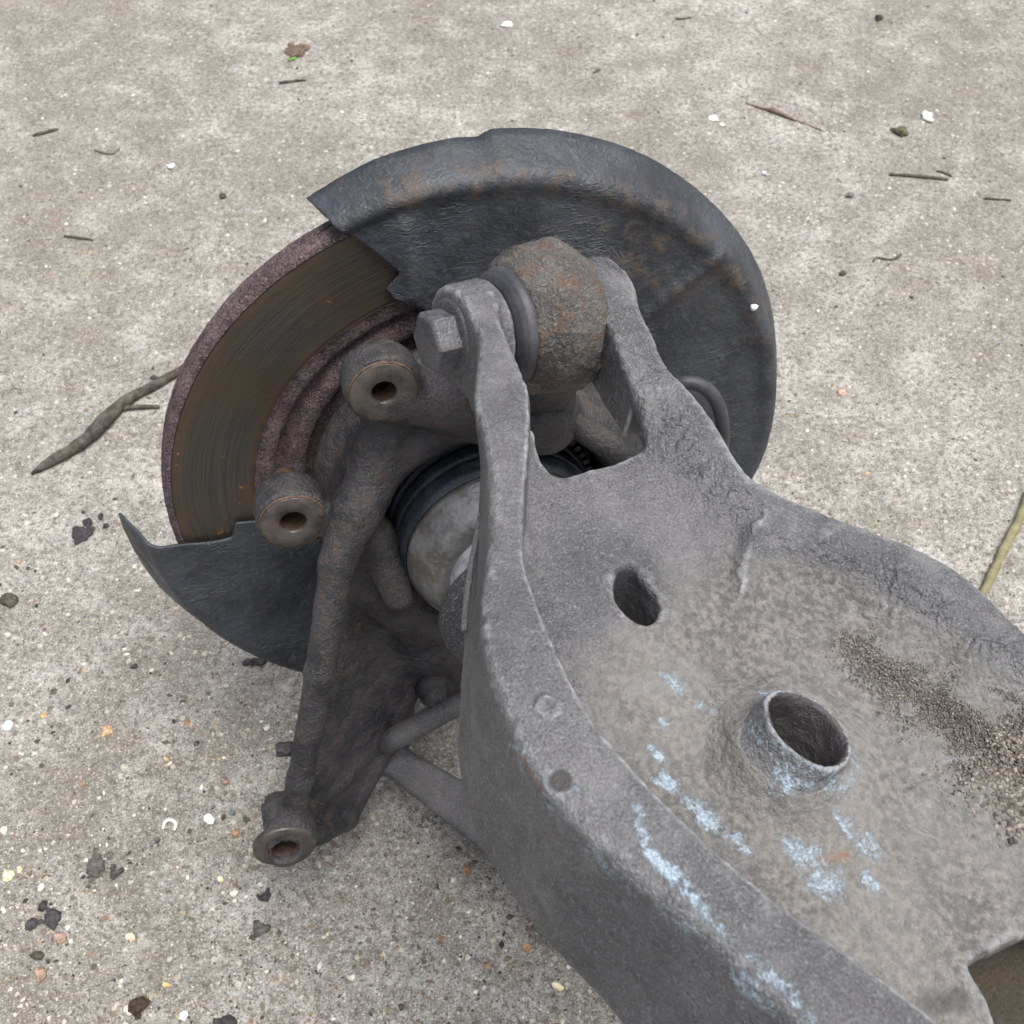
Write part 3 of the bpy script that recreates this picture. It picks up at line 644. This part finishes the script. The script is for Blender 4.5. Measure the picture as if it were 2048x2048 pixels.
rust = np.maximum(rust, .5*near(V, A3([(1550, 1620, -.022), (1600, 1610, -.022)]), .003)); rust = np.maximum(rust, .35*sstep(ringr+.003, ringr, dr)*(V[:, 2] > -.012))
darkspot = near2(np.array([arm(1060, 1467, FL-.001), arm(1061, 1468, FL-.001)]), .0032, .008); darkspot = np.maximum(darkspot, .62*near(V, np.array([arm(1760, 1890, -.022), arm(1810, 1885, -.022)]), .007))
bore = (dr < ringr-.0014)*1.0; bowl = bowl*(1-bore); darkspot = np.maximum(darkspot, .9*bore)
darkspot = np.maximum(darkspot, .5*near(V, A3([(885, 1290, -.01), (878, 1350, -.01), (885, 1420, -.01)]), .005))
wrk = np.maximum(near(V, A3([(1225, 700, .008), (1270, 800, .002), (1330, 890, -.002), (1400, 950, -.003)]), .006), .8*near(V, A3([(1560, 1050, -.004), (1680, 1100, -.006), (1800, 1170, -.006), (1930, 1260, -.006)]), .007))
g = G('weathered cast aluminium')
n1, n2, n3, n4 = g.noise(16, 5, .6), g.noise(95, 6, .62), g.noise(420, 5, .62), g.noise(1300, 3, .6)
col = g.mix(g.ramp(n1, .34, .66), lin(80, 81, 84), lin(104, 104, 106))
col = g.mix(g.ramp(n2, .52, .72, 0, .45), col, lin(58, 58, 62)); col = g.mix(g.ramp(n3, .54, .74, 0, .5), col, lin(130, 131, 134)); col = g.mix(g.ramp(n4, .52, .66, 0, .6), col, lin(56, 56, 60))
col = g.mix(g.ramp(n4, .46, .33, 0, .55), col, lin(142, 144, 147))
col = g.mix(g.ramp(g.noise(28, 6, .7), .50, .68, 0, .5), col, lin(132, 132, 131)); col = g.mix(g.ramp(g.noise(11, 5, .7), .52, .66, 0, .45), col, lin(70, 69, 72))
du = g.math('MULTIPLY', g.attr('dust'), g.ramp(g.noise(60, 7, .75), .25, .6, .35, .95))
du = g.math('MULTIPLY', du, g.ramp(n4, .35, .6, 1, .7))
col = g.mix(du, col, g.mix(g.ramp(n3, .34, .66), lin(138, 135, 130), g.mix(g.ramp(n1, .4, .6), lin(84, 82, 79), lin(112, 110, 106))))
col = g.mix(g.math('MULTIPLY', g.edge(.505, .55), g.ramp(n2, .32, .55, .15, .9)), col, lin(160, 163, 166))
wh = g.attr('white'); whm = g.ramp(g.math('ADD', wh, g.math('ADD', g.math('MULTIPLY', g.math('SUBTRACT', g.noise(85, 5, .65), .5), 1.5), g.math('MULTIPLY', g.math('SUBTRACT', g.noise(520, 4, .7), .5), 1.5))), .70, 1.15)
whm = g.math('MULTIPLY', whm, g.ramp(wh, .05, .3))
col = g.mix(g.math('MULTIPLY', whm, .9), col, g.mix(g.ramp(n4, .4, .6), lin(132, 150, 165), lin(172, 187, 198)))
rm = g.ramp(g.math('MULTIPLY', g.attr('rust'), g.math('ADD', n3, n2)), .30, .75)
col = g.mix(g.math('MULTIPLY', rm, .85), col, lin(140, 98, 66))
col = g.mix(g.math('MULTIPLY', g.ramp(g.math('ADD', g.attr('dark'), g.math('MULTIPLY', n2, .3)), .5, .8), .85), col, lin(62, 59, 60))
wk = g.n('TexWave', {'Vector': g.co, 'Scale': 45., 'Distortion': 26., 'Detail': 4., 'Detail Scale': 1.3}).outputs['Fac']
wk = g.math('MULTIPLY', g.math('MULTIPLY', wk, g.attr('wrinkle')), .45)
h = g.math('ADD', g.math('ADD', wk, g.math('ADD', g.math('MULTIPLY', n2, .22), g.math('MULTIPLY', n3, .5))), g.math('ADD', g.math('MULTIPLY', n4, .36), g.math('ADD', g.math('MULTIPLY', whm, .25), g.math('MULTIPLY', du, g.math('MULTIPLY', n3, .6)))))
M_ARM = g.out(col, g.mix(g.math('MAXIMUM', du, whm), (.52,)*3+(1,), (.9,)*3+(1,)), g.mix(g.math('MAXIMUM', du, whm), (.25,)*3+(1,), (0, 0, 0, 1)), g.bump(h, .9, .0021))
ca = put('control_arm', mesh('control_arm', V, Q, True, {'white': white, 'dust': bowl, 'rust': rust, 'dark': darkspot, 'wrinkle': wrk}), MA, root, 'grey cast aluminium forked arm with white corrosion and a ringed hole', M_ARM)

# bushing eye, seals, bolt
M_BU = m_rust('scaly bushing', lin(64, 62, 61), lin(98, 94, 90), lin(94, 72, 54), .95, .66, 1.0, .1, .12)
vB0, vB1 = -.0190, .0102
vm = (vB0+vB1)/2; hl = (vB1-vB0)/2
prof = [(-hl, .010), (-hl, .0215), (-hl*.96, .0228), (-hl*.50, .0268), (-hl*.40, .0276), (-hl*.1, .0280), (hl*.50, .0280), (hl*.58, .0276), (hl*.96, .0244), (hl, .0232), (hl, .010)]
V, Q = revolve(np.array(fine(prof, 8))+[vm, 0], 150); Q = Q[:, ::-1]
V = rough(V, Q, .00055, 90, 5, 21); V = V-vnormals(V, Q)*(.0011*np.exp(-(noise(V, 110, 51)/.10)**2)*(noise(V, 45, 52) > -.1))[:, None]; V = V+vnormals(V, Q)*(.00035*np.round(1.6*noise(V, 75, 31)))[:, None]
bu = put('pivot_bushing', mesh('pivot_bushing', V, Q), MV, root, 'scaly rusty bushing eye held in the fork', M_BU)
v1 = vB0+.002; L_ = .0085
turned('seal', fine([(v1, .012), (v1, .0205), (v1-.001, .0217), (v1-.003, .0222), (v1-.005, .0216), (v1-.0068, .0198), (v1-.0080, .0170), (v1-.0085, .012)], 4)[::-1], MV, bu, M_RB, 'smooth dark rubber seal', 96, .00004)
turned('seal', fine([(vB1-.002, .012), (vB1-.002, .0205), (vB1+.001, .0208), (vB1+.003, .0195), (vB1+.004, .012)], 4), MV, bu, M_RB, None, 96, .0001)
# bolt
M_BO = m_rust('bolt steel', lin(66, 68, 73), lin(90, 92, 96), lin(84, 70, 58), .5, .5, .6, .25)
vF = vE1-hE1
bo = turned('pivot_bolt', fine([(vF+.002, .001), (vF+.002, .0145), (vF-.0008, .0147), (vF-.0022, .0138), (vF-.0028, .0110), (vF-.0028, .001)], 3), MV, root, M_BO, 'grey flanged hex bolt through the fork', 72, .00008, False)
hv = []; hx = .0115; zt = vF-.0120
ang = [math.radians(60*k+8) for k in range(6)]
rows = [(vF-.0026, hx), (zt+.0012, hx), (zt, hx*.88), (zt, .0001)]
for z, r in rows:
    for a in ang: hv.append((r*math.cos(a), r*math.sin(a), z))
hf = [[i*6+k, (i+1)*6+k, (i+1)*6+(k+1) % 6, i*6+(k+1) % 6] for i in range(3) for k in range(6)]
hm = mesh('hex_head', np.array(hv), hf, False)
he = put('hex_head', hm, MV, bo, None, M_BO); bv = he.modifiers.new('worn_edges', 'BEVEL'); bv.width = .0005; bv.segments = 2; bv.limit_method = 'ANGLE'; bv.angle_limit = .5
turned('nut', [(vE2+.0055, .001), (vE2+.0055, .0105), (vE2+.013, .0105), (vE2+.014, .0085), (vE2+.014, .001)], MV, bo, M_BO, None, 6, 0)

# ---- other links behind the arm
M_LK = m_rust('grey link', lin(76, 76, 78), lin(98, 97, 97), lin(92, 82, 70), .3, .55, .3, .2)
def barmesh(pts, rs, flat, up):
    pts = [np.asarray(p) for p in pts]
    lo = np.min(pts, 0)-max(rs)-.006; hi = np.max(pts, 0)+max(rs)+.006
    return surface_nets(lambda X, Y, Z: chain(X, Y, Z, pts, rs, .004), lo, hi, .0014)
q0, q1 = hub2w(H(738, 1396, .060)), hub2w(H(905, 1306, .064))
V, Fc = tube([q0+(q1-q0)*t for t in np.linspace(-.1, 1.2, 8)], .0064, 24)
put('link_rod', mesh('link_rod', V, Fc), None, root, 'straight grey rod running behind the arm', M_LK)
# lower link: tapering flat channel going down to the concrete
lp0, lp1, lp2 = hub2w(H(728, 1424, .050)), hub2w(H(855, 1510, .085)), None
dirn = unit(lp1-lp0); t_end = (.012-lp0[2])/dirn[2] if dirn[2] < -.02 else .22
L1 = lp0+dirn*min(max(t_end, .12), .26)
nrm = unit(np.cross(dirn, np.cross(unit(CAM-lp1), dirn))); sdv = np.cross(dirn, nrm)
bx, by, bz = dirn, sdv, nrm
Ln = np.linalg.norm(L1-lp0)
def f_link(X, Y, Z):
    t = X/Ln; wd = .0085+.011*np.clip(t*1.6, 0, 1)
    q = np.maximum(np.abs(Y)-wd, np.maximum(-X-.000, X-Ln)); q = smax(q, np.abs(Z)-.008, .003)
    e = np.maximum(np.hypot(X, Y)-.0105, np.abs(Z)-.009); q = smin(q, e, .004)
    return q
V, Q = surface_nets(f_link, (-.016, -.026, -.014), (Ln+.006, .026, .014), .0016); V = rough(relax(V, Q, 2, .4), Q, .0002, 200)
put('lower_link', mesh('lower_link', V, Q), mat4(lp0, np.stack([bx, by, bz])), root, 'grey lower link half hidden below the arm', M_LK)
V, Q = revolve([(0, .0001), (0, .0062), (.009, .0062), (.010, .005), (.010, .0001)], 6)
put('link_nut', mesh('link_nut', V, Q[:, ::-1], False), frame_z(lp0+nrm*.008, nrm), root, None, M_LK)
V, Q = revolve(fine([(0, .0001), (0, .011), (.006, .0110), (.008, .0095), (.012, .0085), (.015, .006), (.015, .0001)], 2), 6)
put('hub_bolt', mesh('hub_bolt', rough(V, Q, .0003, 200), Q[:, ::-1], False), mat4(hub2w(H(818, 1288, .046)), HB), root, 'dark hex bolt head behind the arm', M_KN)
# things seen through the fork window
V, Q = revolve([(0, .0001), (0, .0105), (.009, .0105), (.0105, .0085), (.0105, .0001)], 6)
put('window_bolt', mesh('window_bolt', V, Q[:, ::-1], False), mat4(hub2w(H(1020, 785, .068)), np.stack([E1*.87+E2*.5, E2*.87-E1*.5, HN])), root, 'dark hex bolt under the bushing', M_KN)
V, Fc = tube([hub2w(H(1075, 790, .06)), hub2w(H(1110, 815, .062)), hub2w(H(1150, 840, .064)), hub2w(H(1200, 880, .066))], [.004, .006, .0065, .007], 14)
put('strap', mesh('strap', V, Fc), None, root, 'dim grey strap inside the fork window', M_KN)
# hose loop at the right
V, Fc = tube(spl([hub2w(H(*q)) for q in [(1250, 760, .03), (1275, 728, .035), (1305, 722, .038), (1335, 735, .04), (1355, 764, .04), (1363, 800, .038), (1363, 840, .035), (1350, 900, .03)]], 6), .0034, 14)
put('hose_loop', mesh('hose_loop', V, Fc), None, root, 'grey rubber hose loop against the shield', M_RB)

# grit lying in the bowl of the arm
r = np.random.default_rng(5); n = 11000
pa, pb = arm(1560, 1165, -.014), arm(1990, 1480, -.016)
t = r.random(n)**.6; off = r.normal(0, 1, n)*(.0035+.007*t)
ctr = pa[None]+(pb-pa)[None]*t[:, None]; sd_ = unit(np.array([-(pb-pa)[1], (pb-pa)[0], 0]))
uv = ctr+off[:, None]*sd_[None]; hgt = floor_f(uv[:, 0], uv[:, 1])
s = np.where(t > .72, r.uniform(.0002, .0010, n)**1.0*np.clip((t-.5)*2.6, .4, 1.25), r.uniform(.00015, .00036, n)); loc = np.stack([uv[:, 0], uv[:, 1], hgt+s*.4+r.random(n)*.0022*np.exp(-(off/.006)**2)*np.clip(t*1.5, .2, 1)], 1)
keep = (hgt < -.006)
gpal = np.array([lin(*q)[:3] for q in [(98, 93, 87), (110, 105, 98), (124, 118, 110), (84, 80, 76), (140, 134, 124), (104, 99, 93)]])
V, Fc, cc = pebbles((AO+loc @ AB)[keep], s[keep], .85, gpal[r.choice(6, keep.sum())], 8)
put('grit', mesh('grit', V, Fc, False, {'tint': cc}), kind='stuff', mat=m_attr('sand grains', .85, .3, .25), label='dark sand and grit heaped in the bowl of the arm', category='grit')

# ------------------------------------------------------------------ small parts lying against the casting
V, Fc = tube(spl(A3([(911, 968, -.004), (903, 1010, -.005), (892, 1070, -.006), (884, 1130, -.008), (879, 1190, -.010)]), 6)+np.array([0, -.0006, 0]), .0011, 8)
put('casting_flash', mesh('casting_flash', V, Fc), MA, ca, 'thin raised parting line on the arm', M_ARM)
pf = hub(1420, 577, .004); V, Fc, cc = pebbles(np.array([[pf[0], pf[1], pf[2]+.0015]]), [.0022], .35, np.array([[.8, .8, .8]]), 4)
put('paint_fleck', mesh('paint_fleck', V, Fc, False, {'tint': cc}), MH, sh, 'white fleck stuck to the shield', m_attr('white fleck', .8, .3, .1))
hv_, hf_ = [], []
for k in range(9):
    r = np.random.default_rng(k); a = arm(1100+8*k, 478+r.uniform(-4, 4), .020); b = arm(1150+5*k, 505+r.uniform(-8, 14), .019); m = (a+b)/2+np.array([r.normal(0, .002), r.normal(0, .002), r.uniform(.0005, .004)])
    v, f = tube(spl([a, m, b], 6), .00013, 4); hf_ += [[i+sum(len(q) for q in hv_) for i in ff] for ff in f]; hv_.append(v)
o_ = put('dry_fibres', mesh('dry_fibres', np.vstack(hv_), hf_), MA, root, 'wisp of dry fibres caught beside the bushing', M_RB); o_['kind'] = 'stuff'

# ------------------------------------------------------------------ litter on the concrete
M_TW = {}
def m_plain(name, a, b, rough=.8):
    if name in bpy.data.materials: return bpy.data.materials[name]
    g = G(name); n1, n2 = g.noise(120, 5, .65), g.noise(600, 4, .6)
    col = g.mix(g.ramp(n1, .35, .65), a, b); col = g.mix(g.ramp(n2, .55, .75, 0, .5), col, c(a, .45))
    return g.out(col, rough, 0, g.bump(g.math('ADD', n1, n2), .6, .0008), .3)
def gz(x, y, z=.0): p = gnd(x, y); h = float(ground_h(np.array([p[0]]), np.array([p[1]]))[0]); return np.array([p[0], p[1], h+z])
def twig(name, pts, rad, label, a, b, cat='twig', group=None, parts=()):
    P = spl([gz(x, y, .0+r*.9) for (x, y), r in zip(pts, rad)], 6); rr = np.interp(np.linspace(0, 1, len(P)), np.linspace(0, 1, len(rad)), rad)
    base = P[len(P)//2].copy(); base[2] = 0
    mt = m_plain(name+str(a[:2]), a, b)
    V, Fc = tube(P-base, rr*(1+.18*noise(P, 160, 3)), 9, wob=.0004, seed=len(label))
    o = put(name, mesh(name, V, Fc), Matrix.Translation(base), None, label, mt, None, group, cat)
    for nm, q, r2 in parts:
        P = spl([gz(x, y, r*.9+.0008) for (x, y), r in zip(q, r2)], 5); r3 = np.interp(np.linspace(0, 1, len(P)), np.linspace(0, 1, len(r2)), r2)
        V, Fc = tube(P-base, r3, 8, wob=.0003); put(nm, mesh(nm, V, Fc), Matrix.Translation(base), o, None, mt)
    return o
br, dk = lin(104, 96, 86), lin(60, 57, 54)
twig('twig', [(58, 893), (100, 872), (160, 836), (203, 792), (240, 757), (290, 728), (350, 694), (420, 655)], [.0012, .0040, .0050, .0054, .0040, .0036, .0034, .0032], 'bare broken twig with a dark knotty end reaching under the brake disc', lin(58, 54, 51), lin(98, 91, 83), parts=[('side_shoot', [(212, 775), (250, 768), (300, 766)], [.0022, .0018, .0014])])
twig('plant_stem', [(1945, 925), (1925, 975), (1897, 1030), (1878, 1070), (1862, 1104), (1840, 1150)], [.0030, .0032, .0031, .0030, .0030, .0028], 'olive green plant stem at the right edge beside the alloy arm', lin(116, 112, 84), lin(140, 134, 104), 'stem')
twig('dry_stalk', [(1408, 189), (1440, 200), (1460, 207), (1500, 222), (1552, 243)], [.0007, .0012, .0024, .0010, .0007], 'thin red-brown dry stalk with a swollen joint behind the shield', lin(104, 84, 74), lin(130, 112, 102), 'stalk')
twig('stick', [(1680, 325), (1730, 328), (1790, 335)], [.0014, .0016, .0012], 'straight dark stick, longest one in the upper right', dk, lin(92, 84, 78), 'stick', 'little sticks on the concrete')
twig('stick', [(1768, 318), (1780, 322), (1797, 328)], [.0008, .0009, .0007], 'tiny stick just above the end of the straight dark stick', dk, lin(92, 84, 78), 'stick', 'little sticks on the concrete')
twig('stick', [(1858, 371), (1885, 373), (1910, 372)], [.0009, .001, .0008], 'short thin stick near the right edge, above the arm', br, dk, 'stick', 'little sticks on the concrete')
twig('stick', [(525, 154), (550, 151), (577, 148)], [.0012, .0012, .0008], 'short stick beneath the brown leaf litter at the top', dk, br, 'stick', 'little sticks on the concrete')
twig('stick', [(120, 441), (145, 443), (173, 447)], [.0013, .0011, .0009], 'short dark stick at the left, level with the top of the disc', dk, br, 'stick', 'little sticks on the concrete')
twig('stick', [(60, 252), (85, 245), (108, 239)], [.0013, .0015, .001], 'stubby blackened stick in the upper left corner area', dk, dk, 'stick', 'little sticks on the concrete')
twig('stick', [(1275, 30), (1290, 31), (1305, 30)], [.0008, .0009, .0006], 'little stick near the top edge right of centre', dk, br, 'stick', 'little sticks on the concrete')
twig('curled_stem', [(178, 280), (195, 287), (212, 289), (224, 281)], [.0008, .001, .001, .0012], 'curled tan stem in the upper left', lin(120, 112, 92), br, 'stem')
twig('curled_stem', [(1648, 492), (1655, 484), (1672, 487), (1688, 487), (1700, 479)], [.0007, .0009, .0009, .0009, .0013], 'wavy dark tendril right of the shield', dk, br, 'stem')
twig('curled_stem', [(306, 1562), (311, 1549), (322, 1546), (330, 1552), (327, 1563)], [.0008, .0012, .0013, .0012, .0008], 'small white curl left of the lever end', lin(196, 196, 188), lin(214, 212, 206), 'curl')
def lump(name, x, y, px_size, flat, col, label, cat, group=None, seed=0, n=1, ang=.3):
    base = gz(x, y); base2 = np.array([base[0], base[1], 0.]); k = np.linalg.norm(gz(x, y)-CAM)/F*px_size/2*.68
    r = np.random.default_rng(seed+int(x*7+y)); pos = [np.array([0, 0, base[2]+k*flat*.55])]
    sz = [k]
    for q in range(n-1): pos.append(np.array([r.normal(0, k*.8), r.normal(0, k*.8), base[2]+k*flat*.3])); sz.append(k*r.uniform(.35, .7))
    V, Fc, cc = pebbles(np.array(pos), np.array(sz), flat, np.tile(np.array(col[:3])[None], (n, 1))*r.uniform(.8, 1.15, (n, 1)), int(x+y), ang)
    # split faces once for an uneven surface
    me = mesh(name, V, Fc, False, {'tint': cc})
    o = put(name, me, Matrix.Translation(base2), None, label, M_LUMP, None, group, cat)
    if n > 1 or px_size > 16:
        sb = o.modifiers.new('facets', 'SUBSURF'); sb.subdivision_type = 'SIMPLE'; sb.levels = sb.render_levels = 2
        tx = bpy.data.textures.get('lumpy') or bpy.data.textures.new('lumpy', 'CLOUDS'); tx.noise_scale = .004
        dm = o.modifiers.new('lumps', 'DISPLACE'); dm.texture = tx; dm.strength = k*.5; dm.texture_coords = 'GLOBAL'
    return o
M_LUMP = m_attr('litter stone', .85, .3, .35)
WHT, YEL, ORG, BRN, BLK, OLV, GRY = lin(220, 218, 212), lin(190, 172, 132), lin(156, 130, 110), lin(112, 98, 86), lin(66, 64, 65), lin(92, 88, 70), lin(120, 120, 122)
for x, y, sz, fl, col, lab, cat, n in [
    (957, 42, 34, .35, WHT, 'large white flake at the top edge, above the shield', 'flake', 2),
    (1748, 218, 40, .3, WHT, 'broad white flake near the right edge, above the straight stick', 'flake', 3),
    (1345, 217, 34, .3, WHT, 'narrow white flake left of the dry stalk', 'flake', 2),
    (323, 311, 20, .5, WHT, 'bright white chip left of the shield tip', 'stone', 2),
    (1442, 322, 22, .4, lin(214, 214, 222), 'pale bluish chip above the right side of the shield', 'stone', 2),
    (1700, 246, 42, .5, OLV, 'dark olive clump of moss under the broad white flake', 'moss', 4),
    (560, 95, 58, .4, BRN, 'brown heap of leaf litter near the top', 'leaf litter', 6),
    (552, 108, 20, .3, lin(96, 140, 74), 'small green leaf at the foot of the leaf litter', 'leaf', 2),
    (150, 1004, 60, .25, lin(64, 56, 62), 'dark purplish patch of dirt left of the lower shield tip', 'dirt', 6),
    (15, 1131, 44, .4, lin(84, 78, 70), 'brown-grey dirt clump at the left edge', 'dirt', 5),
    (486, 1247, 40, .7, BLK, 'black lump of dirt under the lower edge of the shield', 'dirt', 5),
    (252, 1255, 24, .5, BLK, 'small black flake below the lower shield tip', 'flake', 1),
    (98, 1728, 50, .6, BLK, 'biggest black lump in the lower left corner', 'dirt', 4),
    (56, 1742, 34, .5, BLK, 'dark crumb left of the biggest black lump', 'dirt', 3),
    (68, 1801, 34, .6, lin(70, 68, 58), 'dark olive stone below the biggest black lump', 'stone', 2),
    (110, 1765, 34, .35, lin(150, 130, 116), 'pinkish brown chip beside the biggest black lump', 'stone', 1),
    (180, 1630, 54, .25, lin(92, 88, 84), 'dark frayed scrap below left of the lever end', 'scrap', 5),
    (215, 1645, 36, .35, BLK, 'black splinter beside the frayed scrap', 'scrap', 4),
    (500, 1690, 34, .5, BLK, 'black crumb below the threaded lever end', 'dirt', 3),
    (490, 1752, 44, .4, lin(82, 80, 76), 'dark grey smear of dirt at lower centre left', 'dirt', 5),
    (393, 1546, 38, .5, WHT, 'angular white stone left of the lever end', 'stone', 1),
    (12, 1650, 32, .4, lin(214, 207, 176), 'pale yellow chip at the left edge', 'stone', 2),
    (414, 1656, 22, .5, lin(212, 203, 166), 'pale yellow chip below the angular white stone', 'stone', 1),
    (425, 1473, 26, .5, ORG, 'orange pebble between the stud and the white stone', 'stone', 1),
    (531, 1492, 20, .6, YEL, 'amber pebble touching the lever', 'stone', 1),
    (313, 1430, 18, .6, YEL, 'amber pebble left of the stud', 'stone', 1),
    (11, 1362, 24, .4, lin(212, 224, 230), 'pale blue chip at the left edge', 'stone', 1),
    (202, 1376, 34, .3, lin(168, 140, 112), 'flat tan flake in the left half, level with the stud', 'flake', 1),
    (352, 1362, 28, .35, lin(164, 124, 92), 'flat rusty flake left of the lever', 'flake', 1),
    (445, 1570, 30, .4, lin(164, 134, 108), 'orange-brown chip just left of the threaded end', 'stone', 1),
    (436, 1530, 22, .4, lin(112, 114, 120), 'slate grey chip above the orange-brown chip', 'stone', 1),
    (295, 1582, 22, .6, lin(84, 80, 84), 'dark round pebble under the white curl', 'stone', 1),
    (128, 1332, 18, .6, lin(72, 74, 80), 'dark round pebble left of the lower shield', 'stone', 1),
    (75, 1670, 26, .4, WHT, 'white sliver in the lower left', 'stone', 1),
    (72, 1834, 34, .45, lin(152, 130, 112), 'tan pebble low in the left corner', 'stone', 1),
    (345, 1912, 26, .5, WHT, 'white pebble at the bottom edge', 'stone', 1),
    (260, 1897, 40, .5, lin(70, 58, 46), 'dark brown crumb at the bottom left', 'dirt', 3),
    (430, 1926, 44, .5, BLK, 'black crumb cut by the bottom edge', 'dirt', 3),
    (313, 1857, 24, .45, lin(206, 178, 128), 'sandy chip at the bottom left of centre', 'stone', 1),
    (245, 1765, 26, .45, lin(200, 188, 164), 'cream pebble in the lower left', 'stone', 1),
    (1052, 1857, 28, .5, lin(226, 214, 176), 'cream yellow stone beside the lower edge of the arm', 'stone', 1),
    (994, 1784, 26, .4, lin(162, 130, 110), 'terracotta chip beside the lower edge of the arm', 'stone', 1),
    (880, 1640, 26, .35, lin(150, 112, 86), 'brown flake next to the lower link', 'flake', 1),
    (1602, 365, 26, .4, lin(104, 102, 100), 'flat grey pebble right of the shield', 'stone', 1),
    (1591, 513, 22, .7, lin(84, 70, 60), 'round brown seed below the wavy tendril', 'seed', 1),
    (1660, 30, 22, .5, BLK, 'black crumb near the top right', 'dirt', 2),
    (420, 368, 22, .6, lin(74, 72, 58), 'olive crumb left of the shield tip', 'dirt', 2),
    (1128, 127, 22, .4, lin(94, 88, 74), 'thin olive scrap above the shield', 'scrap', 2),
    (1590, 735, 22, .4, lin(178, 150, 132), 'pale orange stone right of the shield', 'stone', 1),
    (765, 1405, 18, .6, BLK, 'small black crumb beside the lower link', 'dirt', 1),
    (290, 711, 24, .6, BLK, 'black crumb above the twig', 'dirt', 3)]:
    lump({'stone': 'stone_chip', 'flake': 'flake', 'dirt': 'dirt_lump', 'moss': 'moss_clump', 'leaf litter': 'leaf_litter', 'leaf': 'green_leaf', 'scrap': 'frayed_scrap', 'seed': 'seed'}[cat], x, y, sz, fl, col, lab, cat, None, 1, n)

# added plate under the arm, so the notch shows dark brown
bc = on_floor(1905, 1850)
V, Q = revolve(fine([(0, .0001), (0, .034), (-.003, .035), (-.006, .034), (-.006, .0001)], 6), 60)
V = V*np.array([1.5, 1.1, 1])+np.array([bc[0]+.012, bc[1]+.010, -.052]); V = rough(V, Q, .0006, 120, 4)
put('added_notch_plate', mesh('added_notch_plate', V, Q[:, ::-1]), MA, root, 'added dark brown plate below the notch', m_rust('plate dark brown', lin(38, 36, 30), lin(56, 51, 42), lin(74, 60, 45), .5, .8, .8, 0))
